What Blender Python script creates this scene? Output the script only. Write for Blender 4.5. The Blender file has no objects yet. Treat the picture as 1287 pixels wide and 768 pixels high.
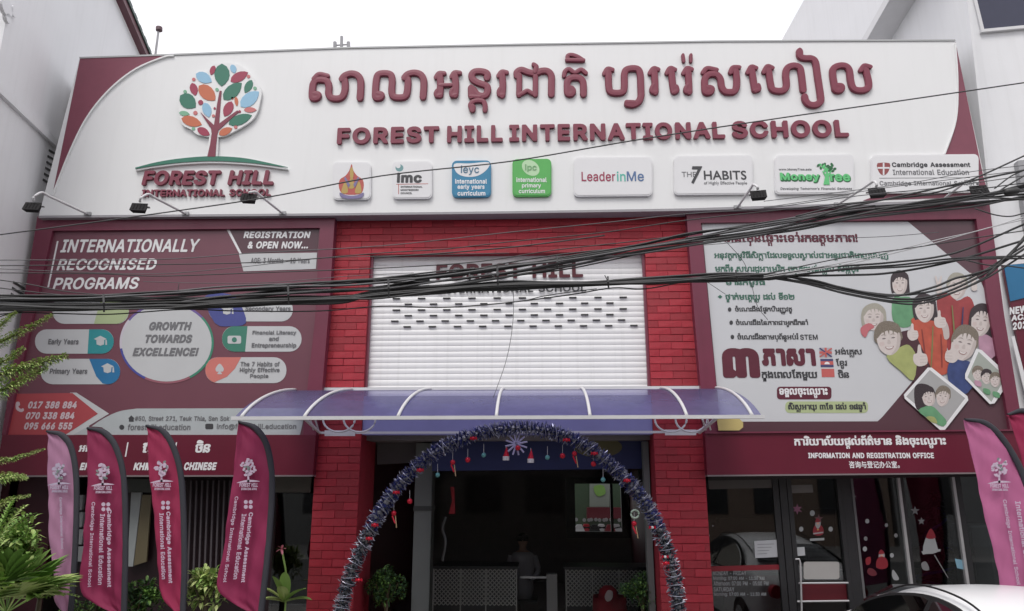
import bpy, bmesh, math, random, os
from mathutils import Vector, Matrix, Euler
from mathutils.geometry import tessellate_polygon
random.seed(7)
R = random.Random(11)
sc = bpy.context.scene
col = sc.collection

# ---------------------------------------------------------------- camera
F = 900.0; PW, PH = 1287.0, 768.0
PITCH, YAW = math.radians(13.7), math.radians(2.0)
CAM = Vector((0.0, -10.0, 2.5))
camd = bpy.data.cameras.new('camera'); cam = bpy.data.objects.new('camera', camd); col.objects.link(cam)
camd.sensor_width = 36.0; camd.lens = F / PW * 36.0; camd.clip_start = 0.05; camd.clip_end = 2000
cam.location = CAM; cam.rotation_euler = (math.radians(90) + PITCH, 0, YAW)
sc.camera = cam
RM = Euler((math.radians(90) + PITCH, 0, YAW)).to_matrix()

# ---------------------------------------------------------------- world: bright overcast, sun behind cloud
SUN_EL, SUN_AZ = math.radians(58), math.radians(200)
world = bpy.data.worlds.new('World'); sc.world = world; world.use_nodes = True
wn, wl = world.node_tree.nodes, world.node_tree.links
wn.clear()
wo = wn.new('ShaderNodeOutputWorld'); bg = wn.new('ShaderNodeBackground'); sky = wn.new('ShaderNodeTexSky')
sky.sky_type = 'NISHITA'; sky.sun_disc = False; sky.sun_elevation = SUN_EL; sky.sun_rotation = SUN_AZ
mulS = wn.new('ShaderNodeVectorMath'); mulS.operation = 'SCALE'; mulS.inputs['Scale'].default_value = 0.10
wl.new(sky.outputs[0], mulS.inputs[0])
wtc = wn.new('ShaderNodeTexCoord'); wns = wn.new('ShaderNodeTexNoise'); wns.inputs['Scale'].default_value = 2.2
wns.inputs['Detail'].default_value = 5
wmp = wn.new('ShaderNodeMapping'); wmp.inputs['Scale'].default_value = (1, 1, 2.6)
wl.new(wtc.outputs['Generated'], wmp.inputs[0]); wl.new(wmp.outputs[0], wns.inputs['Vector'])
wr = wn.new('ShaderNodeValToRGB'); wl.new(wns.outputs['Fac'], wr.inputs[0])
wr.color_ramp.elements[0].position = .30; wr.color_ramp.elements[0].color = (.72, .84, .90, 1)
wr.color_ramp.elements[1].position = .42; wr.color_ramp.elements[1].color = (.98, .955, .99, 1)
wmix = wn.new('ShaderNodeMix'); wmix.data_type = 'RGBA'; wmix.inputs[0].default_value = 0.93
wl.new(mulS.outputs[0], wmix.inputs[6]); wl.new(wr.outputs[0], wmix.inputs[7])
wl.new(wmix.outputs[2], bg.inputs[0]); bg.inputs[1].default_value = 0.82
wl.new(bg.outputs[0], wo.inputs[0])
sund = bpy.data.lights.new('sun', 'SUN'); sun = bpy.data.objects.new('sun', sund); col.objects.link(sun)
sund.energy = 1.25; sund.angle = math.radians(25); sund.color = (1, .97, .93)
sun.rotation_euler = (math.radians(90) - SUN_EL, 0, math.radians(180) - SUN_AZ)
sun.location = (0, -20, 30)
sc.view_settings.view_transform = 'Standard'; sc.view_settings.look = 'None'
sc.view_settings.exposure = 0.66; sc.view_settings.gamma = 1.0; sc.view_settings.use_curve_mapping = False
sc.cycles.max_bounces = 6; sc.cycles.transparent_max_bounces = 12

# ---------------------------------------------------------------- mapping from the photograph to planes of the street
def ray(px, py):
    return (RM @ Vector(((px - PW / 2) / F, -(py - PH / 2) / F, -1.0))).normalized()
def W(px, py, y=0.0):
    d = ray(px, py); t = (y - CAM.y) / d.y
    return CAM + d * t
def RP(px, py, p, n):
    d = ray(px, py); p = Vector(p); n = Vector(n)
    return CAM + d * ((p - CAM).dot(n) / d.dot(n))

# ---------------------------------------------------------------- materials
def srgb(c):
    return tuple(((v / 255) / 12.92 if v / 255 <= .04045 else ((v / 255 + .055) / 1.055) ** 2.4) for v in c)
MATS = {}
def mat(name, rgb, rough=.6, metal=0.0, var=.08, scale=6.0, bump=0.0, bscale=60.0, spec=.5, dirt=0.0, emit=None):
    if name in MATS: return MATS[name]
    m = bpy.data.materials.new(name); m.use_nodes = True
    n, l = m.node_tree.nodes, m.node_tree.links
    b = n['Principled BSDF']
    b.inputs['Roughness'].default_value = rough; b.inputs['Metallic'].default_value = metal
    b.inputs['Specular IOR Level'].default_value = spec
    tc = n.new('ShaderNodeTexCoord')
    ns = n.new('ShaderNodeTexNoise'); ns.inputs['Scale'].default_value = scale; ns.inputs['Detail'].default_value = 6
    l.new(tc.outputs['Object'], ns.inputs['Vector'])
    mx = n.new('ShaderNodeMix'); mx.data_type = 'RGBA'
    lo = tuple(max(0, c * (1 - var * 2)) for c in rgb); hi = tuple(min(1, c * (1 + var * 2)) for c in rgb)
    mx.inputs[6].default_value = (*lo, 1); mx.inputs[7].default_value = (*hi, 1)
    l.new(ns.outputs['Fac'], mx.inputs[0])
    last = mx.outputs[2]
    if dirt:
        mp = n.new('ShaderNodeMapping'); mp.inputs['Scale'].default_value = (7, 7, .35)
        l.new(tc.outputs['Object'], mp.inputs[0])
        n2 = n.new('ShaderNodeTexNoise'); n2.inputs['Scale'].default_value = 1.6; n2.inputs['Detail'].default_value = 8
        l.new(mp.outputs[0], n2.inputs['Vector'])
        r2 = n.new('ShaderNodeMapRange'); r2.inputs[1].default_value = .5; r2.inputs[2].default_value = .78
        r2.inputs[4].default_value = dirt
        l.new(n2.outputs['Fac'], r2.inputs[0])
        m2 = n.new('ShaderNodeMix'); m2.data_type = 'RGBA'; m2.inputs[7].default_value = (rgb[0] * .45, rgb[1] * .44, rgb[2] * .4, 1)
        l.new(r2.outputs[0], m2.inputs[0]); l.new(last, m2.inputs[6]); last = m2.outputs[2]
    l.new(last, b.inputs['Base Color'])
    if bump:
        nb = n.new('ShaderNodeTexNoise'); nb.inputs['Scale'].default_value = bscale; nb.inputs['Detail'].default_value = 4
        l.new(tc.outputs['Object'], nb.inputs['Vector'])
        bp = n.new('ShaderNodeBump'); bp.inputs['Strength'].default_value = bump; bp.inputs['Distance'].default_value = .01
        l.new(nb.outputs['Fac'], bp.inputs['Height']); l.new(bp.outputs[0], b.inputs['Normal'])
    if emit:
        b.inputs['Emission Color'].default_value = (*emit[0], 1); b.inputs['Emission Strength'].default_value = emit[1]
    MATS[name] = m
    return m
def glass_mat(name, tint, refl=.06, rough=.02, trans=True):
    if name in MATS: return MATS[name]
    m = bpy.data.materials.new(name); m.use_nodes = True
    n, l = m.node_tree.nodes, m.node_tree.links; n.clear()
    o = n.new('ShaderNodeOutputMaterial'); t = n.new('ShaderNodeBsdfTransparent'); t.inputs[0].default_value = (*tint, 1)
    g = n.new('ShaderNodeBsdfGlossy'); g.inputs['Roughness'].default_value = rough
    lw = n.new('ShaderNodeFresnel'); lw.inputs[0].default_value = 1.45
    ad = n.new('ShaderNodeMath'); ad.operation = 'ADD'; ad.inputs[1].default_value = refl; ad.use_clamp = True
    l.new(lw.outputs[0], ad.inputs[0])
    mx = n.new('ShaderNodeMixShader'); l.new(ad.outputs[0], mx.inputs[0]); l.new(t.outputs[0], mx.inputs[1]); l.new(g.outputs[0], mx.inputs[2])
    l.new(mx.outputs[0], o.inputs[0])
    MATS[name] = m; return m
def poly_mat(name, rgb, alpha=.6):
    """polycarbonate sheet: partly diffuse, partly see-through, a soft gloss"""
    m = bpy.data.materials.new(name); m.use_nodes = True
    n, l = m.node_tree.nodes, m.node_tree.links; n.clear()
    o = n.new('ShaderNodeOutputMaterial'); t = n.new('ShaderNodeBsdfTransparent'); t.inputs[0].default_value = (.66, .66, .82, 1)
    tc = n.new('ShaderNodeTexCoord'); ns = n.new('ShaderNodeTexNoise'); ns.inputs['Scale'].default_value = 2.2; ns.inputs['Detail'].default_value = 9; ns.inputs['Roughness'].default_value = .7
    l.new(tc.outputs['Object'], ns.inputs['Vector'])
    mr = n.new('ShaderNodeMix'); mr.data_type = 'RGBA'; mr.inputs[6].default_value = (*[c * .55 for c in rgb], 1); mr.inputs[7].default_value = (*[min(1, c * 1.5) for c in rgb], 1)
    l.new(ns.outputs['Fac'], mr.inputs[0])
    d = n.new('ShaderNodeBsdfPrincipled'); d.inputs['Roughness'].default_value = .25
    l.new(mr.outputs[2], d.inputs['Base Color'])
    tr = n.new('ShaderNodeBsdfTranslucent'); l.new(mr.outputs[2], tr.inputs[0])
    m1 = n.new('ShaderNodeMixShader'); m1.inputs[0].default_value = .35; l.new(d.outputs[0], m1.inputs[1]); l.new(tr.outputs[0], m1.inputs[2])
    m2 = n.new('ShaderNodeMixShader'); m2.inputs[0].default_value = alpha; l.new(t.outputs[0], m2.inputs[1]); l.new(m1.outputs[0], m2.inputs[2])
    l.new(m2.outputs[0], o.inputs[0]); MATS[name] = m; return m

M = {}
M['white_board'] = mat('white_board', (.74, .745, .745), .45, var=.012, scale=1.5, dirt=.05)
M['white_plate'] = mat('white_plate', (.70, .70, .71), .35, var=.01)
M['white_wall'] = mat('white_wall', (.76, .765, .78), .85, var=.03, scale=1.2, dirt=.07, bump=.15)
M['wall_right'] = mat('wall_right', (.74, .745, .76), .85, var=.03, scale=1.2, dirt=.08, bump=.15)
M['board_maroon'] = mat('board_maroon', srgb((122, 62, 78)), .4, var=.05)
M['frame_maroon'] = mat('frame_maroon', srgb((112, 48, 68)), .38, var=.09, scale=2, dirt=.2)
M['letter_maroon'] = mat('letter_maroon', srgb((122, 50, 68)), .45, var=.05)
M['letter_side'] = mat('letter_side', srgb((70, 28, 42)), .5)
M['poster_maroon'] = mat('poster_maroon', srgb((112, 68, 80)), .34, var=.07, scale=1.0)
M['poster_dark'] = mat('poster_dark', srgb((88, 60, 68)), .32, var=.08, scale=1.0)
M['band_maroon'] = mat('band_maroon', srgb((98, 26, 46)), .36, var=.08, scale=2)
M['poster_white'] = mat('poster_white', (.56, .57, .59), .4, var=.02, scale=1.5)
M['pill_white'] = mat('pill_white', (.52, .53, .54), .4, var=.02)
M['brick'] = mat('brick', srgb((166, 33, 50)), .5, dirt=.25, var=.08, scale=3, bump=.5, bscale=40)
M['brick_b'] = mat('brick_b', srgb((151, 32, 46)), .5, dirt=.22, var=.10, scale=3, bump=.5, bscale=40)
M['mortar'] = mat('mortar', srgb((148, 31, 46)), .65, var=.1, scale=5, bump=.5, bscale=50)
M['slat'] = mat('slat', (.80, .80, .805), .4, var=.03, scale=2, dirt=.16)
M['slot'] = mat('slot', (.03, .03, .03), .7)
M['metal_white'] = mat('metal_white', (.62, .62, .63), .4, var=.04)
M['metal_grey'] = mat('metal_grey', (.32, .32, .33), .45, metal=.3)
M['lamp_black'] = mat('lamp_black', (.018, .017, .018), .8, spec=.2)
M['cable'] = mat('cable', (.040, .040, .041), .55, var=.2)
M['cable_grey'] = mat('cable_grey', (.09, .09, .095), .5, var=.2)
M['cable_pale'] = mat('cable_pale', (.45, .45, .46), .5, var=.2)
M['white_print'] = mat('white_print', (.74, .74, .75), .45, var=.01)
M['ink'] = mat('ink', (.045, .045, .05), .5)
M['ink_grey'] = mat('ink_grey', (.16, .16, .17), .5)
M['ink_maroon'] = mat('ink_maroon', srgb((92, 34, 50)), .5)
M['ink_green'] = mat('ink_green', srgb((60, 104, 88)), .5)
M['flag'] = mat('flag', srgb((134, 32, 74)), .75, var=.12, scale=2)
M['flag_red_and_backlit'] = mat('flag_red_and_backlit', srgb((148, 34, 74)), .75, var=.12, scale=2)  # on the third flag the redder tone is backlight put into the cloth colour
M['flag_pink'] = mat('flag_pink', srgb((180, 100, 142)), .75, var=.06, scale=2)
M['flag_pale'] = mat('flag_pale', srgb((166, 118, 148)), .75, var=.06, scale=2)
M['sleeve'] = mat('sleeve', (.035, .035, .045), .8)
M['frame_dark'] = mat('frame_dark', (.018, .018, .02), .4)
M['alu'] = mat('alu', (.48, .48, .49), .35, metal=.5)
M['glass'] = glass_mat('glass', (.62, .66, .66), .05)
M['car_glass'] = glass_mat('car_glass', (.12, .13, .14), .06)
M['asphalt'] = mat('asphalt', (.06, .06, .06), .9, var=.2, scale=8, bump=.4)
M['paving'] = mat('paving', (.25, .24, .23), .85, var=.15, scale=4, bump=.3)
M['floor'] = mat('floor', (.22, .19, .18), .15, var=.1)
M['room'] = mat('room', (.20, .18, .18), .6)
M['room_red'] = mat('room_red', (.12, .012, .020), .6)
M['room_blue'] = mat('room_blue', srgb((38, 46, 92)), .5, var=.1)
M['column'] = mat('column', srgb((104, 108, 104)), .6, var=.08, scale=3)
M['car_paint'] = mat('car_paint', (.80, .81, .82), .18, var=.01, spec=.7)
M['rubber'] = mat('rubber', (.02, .02, .02), .8)
M['canopy'] = poly_mat('canopy_sheet', srgb((118, 116, 162)), .6)
def C(name, rgb, rough=.45, **k): return mat(name, srgb(rgb), rough, var=k.pop('var', .04), **k)

# ---------------------------------------------------------------- object helpers
ORG = {}
def tag(o, label=None, cat=None, group=None, kind=None):
    if label: o['label'] = label
    if cat: o['category'] = cat
    if group: o['group'] = group
    if kind: o['kind'] = kind
    return o
def thing(name, loc, label, cat, group=None):
    o = bpy.data.objects.new(name, None); o.empty_display_size = .1; col.objects.link(o)
    o.location = loc; ORG[o.name] = Vector(loc)
    return tag(o, label, cat, group)
def wo_of(o): return ORG.get(o.name, Vector((0, 0, 0))) if o else Vector((0, 0, 0))
def obj(name, V, Fc, m, parent=None, origin=None, smooth=False):
    """V in world coordinates"""
    if origin is None:
        if parent is not None: origin = wo_of(parent)
        else:
            n = len(V); origin = Vector((sum(v[0] for v in V) / n, sum(v[1] for v in V) / n, min(v[2] for v in V)))
    origin = Vector(origin)
    me = bpy.data.meshes.new(name)
    me.from_pydata([(v[0] - origin.x, v[1] - origin.y, v[2] - origin.z) for v in V], [], Fc)
    ms = m if isinstance(m, (list, tuple)) else [m]
    for q in ms: me.materials.append(q)
    if smooth: me.polygons.foreach_set('use_smooth', [True] * len(me.polygons))
    o = bpy.data.objects.new(name, me); col.objects.link(o)
    ORG[o.name] = origin
    o.parent = parent; o.location = origin - wo_of(parent)
    me.update()
    return o
class MB:
    def __init__(s): s.V = []; s.F = []
    def add(s, V, Fc):
        b = len(s.V); s.V += [tuple(v) for v in V]; s.F += [tuple(i + b for i in f) for f in Fc]; return s
    def build(s, name, m, parent=None, **k): return obj(name, s.V, s.F, m, parent, **k)
def box(x0, x1, y0, y1, z0, z1):
    V = [(x, y, z) for z in (z0, z1) for y in (y0, y1) for x in (x0, x1)]
    return V, [(0, 2, 3, 1), (4, 5, 7, 6), (0, 1, 5, 4), (2, 6, 7, 3), (0, 4, 6, 2), (1, 3, 7, 5)]
def prism(P, yf, yb):
    """P: (x,z) outline; front at yf (towards the street), back at yb"""
    n = len(P)
    V = [(p[0], yf, p[1]) for p in P] + [(p[0], yb, p[1]) for p in P]
    tri = tessellate_polygon([[Vector((p[0], p[1], 0)) for p in P]])
    Fc = []
    area = sum(P[i][0] * P[(i + 1) % n][1] - P[(i + 1) % n][0] * P[i][1] for i in range(n))
    ccw = area > 0
    for t in tri:
        a, b, c = [Vector((P[i][0], P[i][1])) for i in t]
        s = (b - a).cross(c - a)
        f = tuple(t) if s > 0 else tuple(reversed(t))
        Fc.append(f); Fc.append(tuple(i + n for i in reversed(f)))
    for i in range(n):
        j = (i + 1) % n
        Fc.append((j, i, i + n, j + n) if ccw else (i, j, j + n, i + n))
    return V, Fc
def pxpoly(pts, yf, th=.01, y=None):
    """outline traced in photo pixels on the plane y=yf, given thickness th"""
    P = []
    for p in pts:
        w = W(p[0], p[1], yf if y is None else y); P.append((w.x, w.z))
    return prism(P, yf, yf + th)
def panel(name, pts, yf, th, m, parent=None, **k):
    return obj(name, *pxpoly(pts, yf, th), m, parent, **k)
def catmull(P, k=6, closed=False):
    P = [Vector(p) for p in P]; out = []; n = len(P)
    if n < 3 and not closed:
        return [P[0].lerp(P[-1], i / k) for i in range(k + 1)]
    rng = range(n) if closed else range(n - 1)
    for i in rng:
        p0 = P[(i - 1) % n] if (closed or i > 0) else P[0] * 2 - P[1]
        p1 = P[i]; p2 = P[(i + 1) % n]
        p3 = P[(i + 2) % n] if (closed or i + 2 < n) else p2 * 2 - p1
        for q in range(k):
            t = q / k
            out.append(.5 * ((2 * p1) + (p2 - p0) * t + (2 * p0 - 5 * p1 + 4 * p2 - p3) * t * t + (3 * p1 - p0 - 3 * p2 + p3) * t ** 3))
    if not closed: out.append(P[-1])
    return out
def spx(pts, k=6, closed=True):
    return [(v.x, v.y) for v in catmull([(p[0], p[1], 0) for p in pts], k, closed)]
def ell(cx, cy, rx, ry, n=20, a0=0, a1=360, rot=0):
    out = []; c, s = math.cos(math.radians(rot)), math.sin(math.radians(rot))
    m = n if a1 - a0 >= 360 else n + 1
    for i in range(m):
        a = math.radians(a0 + (a1 - a0) * i / n); x, y = rx * math.cos(a), ry * math.sin(a)
        out.append((cx + x * c - y * s, cy + x * s + y * c))
    return out
def rrect(x0, y0, x1, y1, r, n=4, sl=0.0):
    out = []
    for cx, cy, a in ((x1 - r, y0 + r, -90), (x1 - r, y1 - r, 0), (x0 + r, y1 - r, 90), (x0 + r, y0 + r, 180)):
        for i in range(n + 1):
            t = math.radians(a + 90 * i / n); x = cx + r * math.cos(t); y = cy + r * math.sin(t)
            out.append((x, y + sl * (x - x0)))
    return out
def tube(P, r, n=6, cap=True, rfun=None):
    P = [Vector(p) for p in P]; V = []; Fc = []
    for i, p in enumerate(P):
        d = (P[min(i + 1, len(P) - 1)] - P[max(i - 1, 0)]).normalized()
        up = Vector((0, 0, 1)) if abs(d.z) < .9 else Vector((1, 0, 0))
        a = d.cross(up).normalized(); b = a.cross(d).normalized()
        rr = rfun(i / (len(P) - 1)) if rfun else r
        for q in range(n):
            t = 2 * math.pi * q / n; V.append(p + a * (rr * math.cos(t)) + b * (rr * math.sin(t)))
    for i in range(len(P) - 1):
        for q in range(n):
            s = (q + 1) % n; Fc.append((i * n + q, i * n + s, (i + 1) * n + s, (i + 1) * n + q))
    if cap:
        Fc.append(tuple(reversed(range(n)))); Fc.append(tuple((len(P) - 1) * n + q for q in range(n)))
    Fc = [tuple(reversed(f)) for f in Fc]
    return V, Fc
def stroke(pts, wpx, y, t, k=7, sx=1.0, dy=0.0):
    """a thick rounded stroke of a raised letter: pts in photo pixels, wpx its width in pixels"""
    wp = [W(p[0], p[1], y) for p in pts]
    w = (W(pts[0][0] + wpx, pts[0][1], y) - W(pts[0][0], pts[0][1], y)).length / 2
    S = [Vector((v.x, v.z, 0)) for v in catmull([(q.x, q.z, 0) for q in [Vector((a.x, 0, a.z)) for a in wp]], k)] if False else \
        [Vector((v.x, v.y)) for v in catmull([(a.x, a.z, 0) for a in wp], k)]
    sec = []; n = len(S)
    def dr(i):
        d = S[min(i + 1, n - 1)] - S[max(i - 1, 0)]
        return d.normalized() if d.length > 1e-9 else Vector((1, 0))
    d0 = dr(0); d1 = dr(n - 1)
    for s in (1.0, .8, .45): sec.append((S[0] - d0 * (w * s), d0, math.sqrt(max(.02, 1 - s * s))))
    for i in range(n): sec.append((S[i], dr(i), 1.0))
    for s in (.45, .8, 1.0): sec.append((S[-1] + d1 * (w * s), d1, math.sqrt(max(.02, 1 - s * s))))
    V = []; Fc = []
    for c, d, f in sec:
        nr = Vector((-d.y, d.x)) * (w * f)
        for s, yy in ((1, y + dy), (1.0, y + dy - t * .72), (.80, y + dy - t), (0, y + dy - t * 1.06), (-.80, y + dy - t), (-1.0, y + dy - t * .72), (-1, y + dy)):
            q = c + nr * s; V.append((q.x, yy, q.y))
    m = len(sec)
    for i in range(m - 1):
        for j in range(6):
            a = i * 7 + j; Fc.append((a, a + 7, a + 8, a + 1))
    Fc.append(tuple(range(7))); Fc.append(tuple(reversed([(m - 1) * 7 + j for j in range(7)])))
    return V, Fc

# ---------------------------------------------------------------- lettering
def load_font(fn):
    try:
        return bpy.data.fonts.load(os.path.join(bpy.utils.resource_path('LOCAL'), 'datafiles', 'fonts', fn))
    except Exception:
        return None
INTER = load_font('Inter.woff2')
CACHE = {}
def is_khmer(s): return any('\u1780' <= c <= '\u17ff' for c in s)
tcur = bpy.data.curves.new('lettering_source', 'FONT'); tobj = bpy.data.objects.new('lettering_source', tcur)
col.objects.link(tobj)
import numpy as np
def outline(ch, font):
    """the contours of one glyph as directed polylines"""
    tcur.body = ch; tcur.size = 1; tcur.resolution_u = 4; tcur.extrude = 0; tcur.bevel_depth = 0; tcur.fill_mode = 'NONE'
    tcur.font = INTER if (font == 'inter' and INTER) else (bpy.data.fonts.get('Bfont') or bpy.data.fonts.load('<builtin>'))
    dg = bpy.context.evaluated_depsgraph_get(); dg.update()
    me = bpy.data.meshes.new_from_object(tobj.evaluated_get(dg))
    V = [(v.co.x, v.co.y) for v in me.vertices]; E_ = [tuple(e.vertices) for e in me.edges]; bpy.data.meshes.remove(me)
    if not V: return []
    adj = {}
    for a, b in E_: adj.setdefault(a, []).append(b); adj.setdefault(b, []).append(a)
    seen = set(); loops = []
    for s in range(len(V)):
        if s in seen or s not in adj: continue
        loop = [s]; seen.add(s); cur = s; nxt = s + 1 if (s + 1) in adj[s] else adj[s][0]
        while nxt is not None and nxt not in seen:
            loop.append(nxt); seen.add(nxt); cur = nxt
            c = [q for q in adj[cur] if q not in seen]
            c.sort(key=lambda q: abs(q - cur)); nxt = c[0] if c else None
        if len(loop) > 2: loops.append([V[i] for i in loop])
    return loops
GC = {}
def glyph(ch, font, bold):
    """solid glyph grown by bold, corners rounded, holes kept: (verts2d, tris, loops)"""
    key = (ch, font, round(bold, 3))
    if key in GC: return GC[key]
    loops = outline(ch, font)
    if not loops: GC[key] = None; return None
    P = np.array([p for l in loops for p in l]); lo = P.min(0) - .1 - bold; hi = P.max(0) + .1 + bold
    h = .017 if is_khmer(ch) or ord(ch) > 0x3000 else .021
    xs = np.arange(lo[0], hi[0] + h, h); ys = np.arange(lo[1], hi[1] + h, h)
    X, Y = np.meshgrid(xs, ys); wn_ = np.zeros(X.shape, int); D = np.full(X.shape, 1e9)
    for l in loops:
        A = np.array(l); B = np.roll(A, -1, 0)
        for (ax, ay), (bx, by) in zip(A, B):
            ex, ey = bx - ax, by - ay; L2 = ex * ex + ey * ey
            if L2 < 1e-12: continue
            cr = ex * (Y - ay) - ey * (X - ax)
            wn_ += ((ay <= Y) & (by > Y) & (cr > 0)).astype(int) - ((ay > Y) & (by <= Y) & (cr < 0)).astype(int)
            t = np.clip(((X - ax) * ex + (Y - ay) * ey) / L2, 0, 1)
            D = np.minimum(D, (X - ax - t * ex) ** 2 + (Y - ay - t * ey) ** 2)
    S = np.sqrt(D) * np.where(wn_ != 0, -1, 1) - bold
    # marching squares -> directed segments, inside on the left
    ny, nx = S.shape; seg = {}; pts = {}
    def ep(i0, j0, i1, j1):
        k = (i0, j0, i1, j1)
        if k not in pts:
            a, b = S[i0, j0], S[i1, j1]; t = a / (a - b) if a != b else .5
            pts[k] = (xs[j0] + (xs[j1] - xs[j0]) * t, ys[i0] + (ys[i1] - ys[i0]) * t)
        return k
    ins = S < 0
    cells = np.argwhere((ins[:-1, :-1] | ins[1:, :-1] | ins[:-1, 1:] | ins[1:, 1:]) & ~(ins[:-1, :-1] & ins[1:, :-1] & ins[:-1, 1:] & ins[1:, 1:]))
    for i, j in cells:
        i, j = int(i), int(j)
        c = (ins[i, j], ins[i, j + 1], ins[i + 1, j + 1], ins[i + 1, j])
        eb = lambda: ep(i, j, i, j + 1); er = lambda: ep(i, j + 1, i + 1, j + 1); et = lambda: ep(i + 1, j, i + 1, j + 1); el = lambda: ep(i, j, i + 1, j)
        code = c[0] + 2 * c[1] + 4 * c[2] + 8 * c[3]
        T = {1: [(eb, el)], 2: [(er, eb)], 3: [(er, el)], 4: [(et, er)], 5: [(eb, el), (et, er)], 6: [(et, eb)], 7: [(et, el)], 8: [(el, et)], 9: [(eb, et)], 10: [(er, eb), (el, et)], 11: [(er, et)], 12: [(el, er)], 13: [(eb, er)], 14: [(el, eb)]}[int(code)]
        for a, b in T: seg[a()] = b()
    out = []
    while seg:
        s, n_ = seg.popitem(); loop = [s]
        while n_ != s and n_ in seg: loop.append(n_); n_ = seg.pop(n_)
        pl = [pts[k] for k in loop]
        if len(pl) > 5: out.append(pl)
    def simp(pl, tol=.0035):
        n = len(pl); a = 0; b = max(range(n), key=lambda i: (pl[i][0] - pl[0][0]) ** 2 + (pl[i][1] - pl[0][1]) ** 2)
        def dp(q):
            if len(q) < 3: return q
            (x0, y0), (x1, y1) = q[0], q[-1]; L = math.hypot(x1 - x0, y1 - y0) or 1e-9
            dm, im = 0, 0
            for i in range(1, len(q) - 1):
                d = abs((x1 - x0) * (y0 - q[i][1]) - (x0 - q[i][0]) * (y1 - y0)) / L
                if d > dm: dm, im = d, i
            if dm < tol: return [q[0], q[-1]]
            return dp(q[:im + 1])[:-1] + dp(q[im:])
        r = dp(pl[:b + 1])[:-1] + dp(pl[b:] + [pl[0]])[:-1]
        return r if len(r) > 2 else pl
    out = [simp(p) for p in out]
    def area(p): return sum(p[i][0] * p[(i + 1) % len(p)][1] - p[(i + 1) % len(p)][0] * p[i][1] for i in range(len(p))) / 2
    if not out: GC[key] = None; return None
    big = max(out, key=lambda p: abs(area(p))); sg = 1 if area(big) > 0 else -1
    solids = [p for p in out if area(p) * sg > 1e-5]; holes = [p for p in out if area(p) * sg < -1e-5]
    def inside(pt, p):
        r = False
        for i in range(len(p)):
            (x0, y0), (x1, y1) = p[i], p[(i + 1) % len(p)]
            if (y0 > pt[1]) != (y1 > pt[1]) and pt[0] < (x1 - x0) * (pt[1] - y0) / (y1 - y0) + x0: r = not r
        return r
    V2 = []; tri = []; bnd = []
    for s in solids:
        grp = [s] + [q for q in holes if inside(q[0], s)]
        b = len(V2); flat = [p for g in grp for p in g]; V2 += flat
        for t in tessellate_polygon([[Vector((p[0], p[1], 0)) for p in g] for g in grp]):
            A, B, C_ = [Vector(flat[i]) for i in t]
            tri.append(tuple(i + b for i in (t if (B - A).cross(C_ - A) > 0 else reversed(t))))
        o = b
        for g in grp: bnd.append([o + i for i in range(len(g))][::sg]); o += len(g)
    GC[key] = (V2, tri, bnd); return GC[key]
def solid(g, dx=0.0, dy=0.0, sx=1.0, sy=1.0):
    V2, tri, bnd = g; n = len(V2)
    V = [(p[0] * sx + dx, p[1] * sy + dy, 1.0) for p in V2] + [(p[0] * sx + dx, p[1] * sy + dy, 0.0) for p in V2]
    Fc = list(tri)
    for l in bnd:
        for i in range(len(l)):
            a, b = l[i], l[(i + 1) % len(l)]; Fc.append((b, a, a + n, b + n))
    return V, Fc
ADV = {}
def width(s, font):
    k = (s, font)
    if k not in ADV:
        l = outline(s, font); ADV[k] = max(p[0] for q in l for p in q) if l else 0
    return ADV[k]
def adv(ch, font): return width('H' + ch + 'H', font) - width('HH', font)
def raw(s, font, bold, res=2):
    key = (s, font, bold)
    if key in CACHE: return CACHE[key]
    V = []; Fc = []; pen = 0
    for ch in s:
        if ch == ' ': pen += .28; continue
        g = glyph(ch, font, bold)
        if g:
            v, f = solid(g, pen); b = len(V); V += v; Fc += [tuple(i + b for i in q) for q in f]
        if len(s) > 1: pen += (adv(ch, font) if ord(ch) < 0x3000 else 1.0) + bold * .9
    CACHE[key] = (V, Fc); return CACHE[key]
ABOVE = set('\u17b7\u17b8\u17b9\u17ba\u17bb\u17bc\u17bd\u17c6\u17c9\u17ca\u17cb\u17cc\u17cd\u17ce\u17cf\u17d0')
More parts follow.
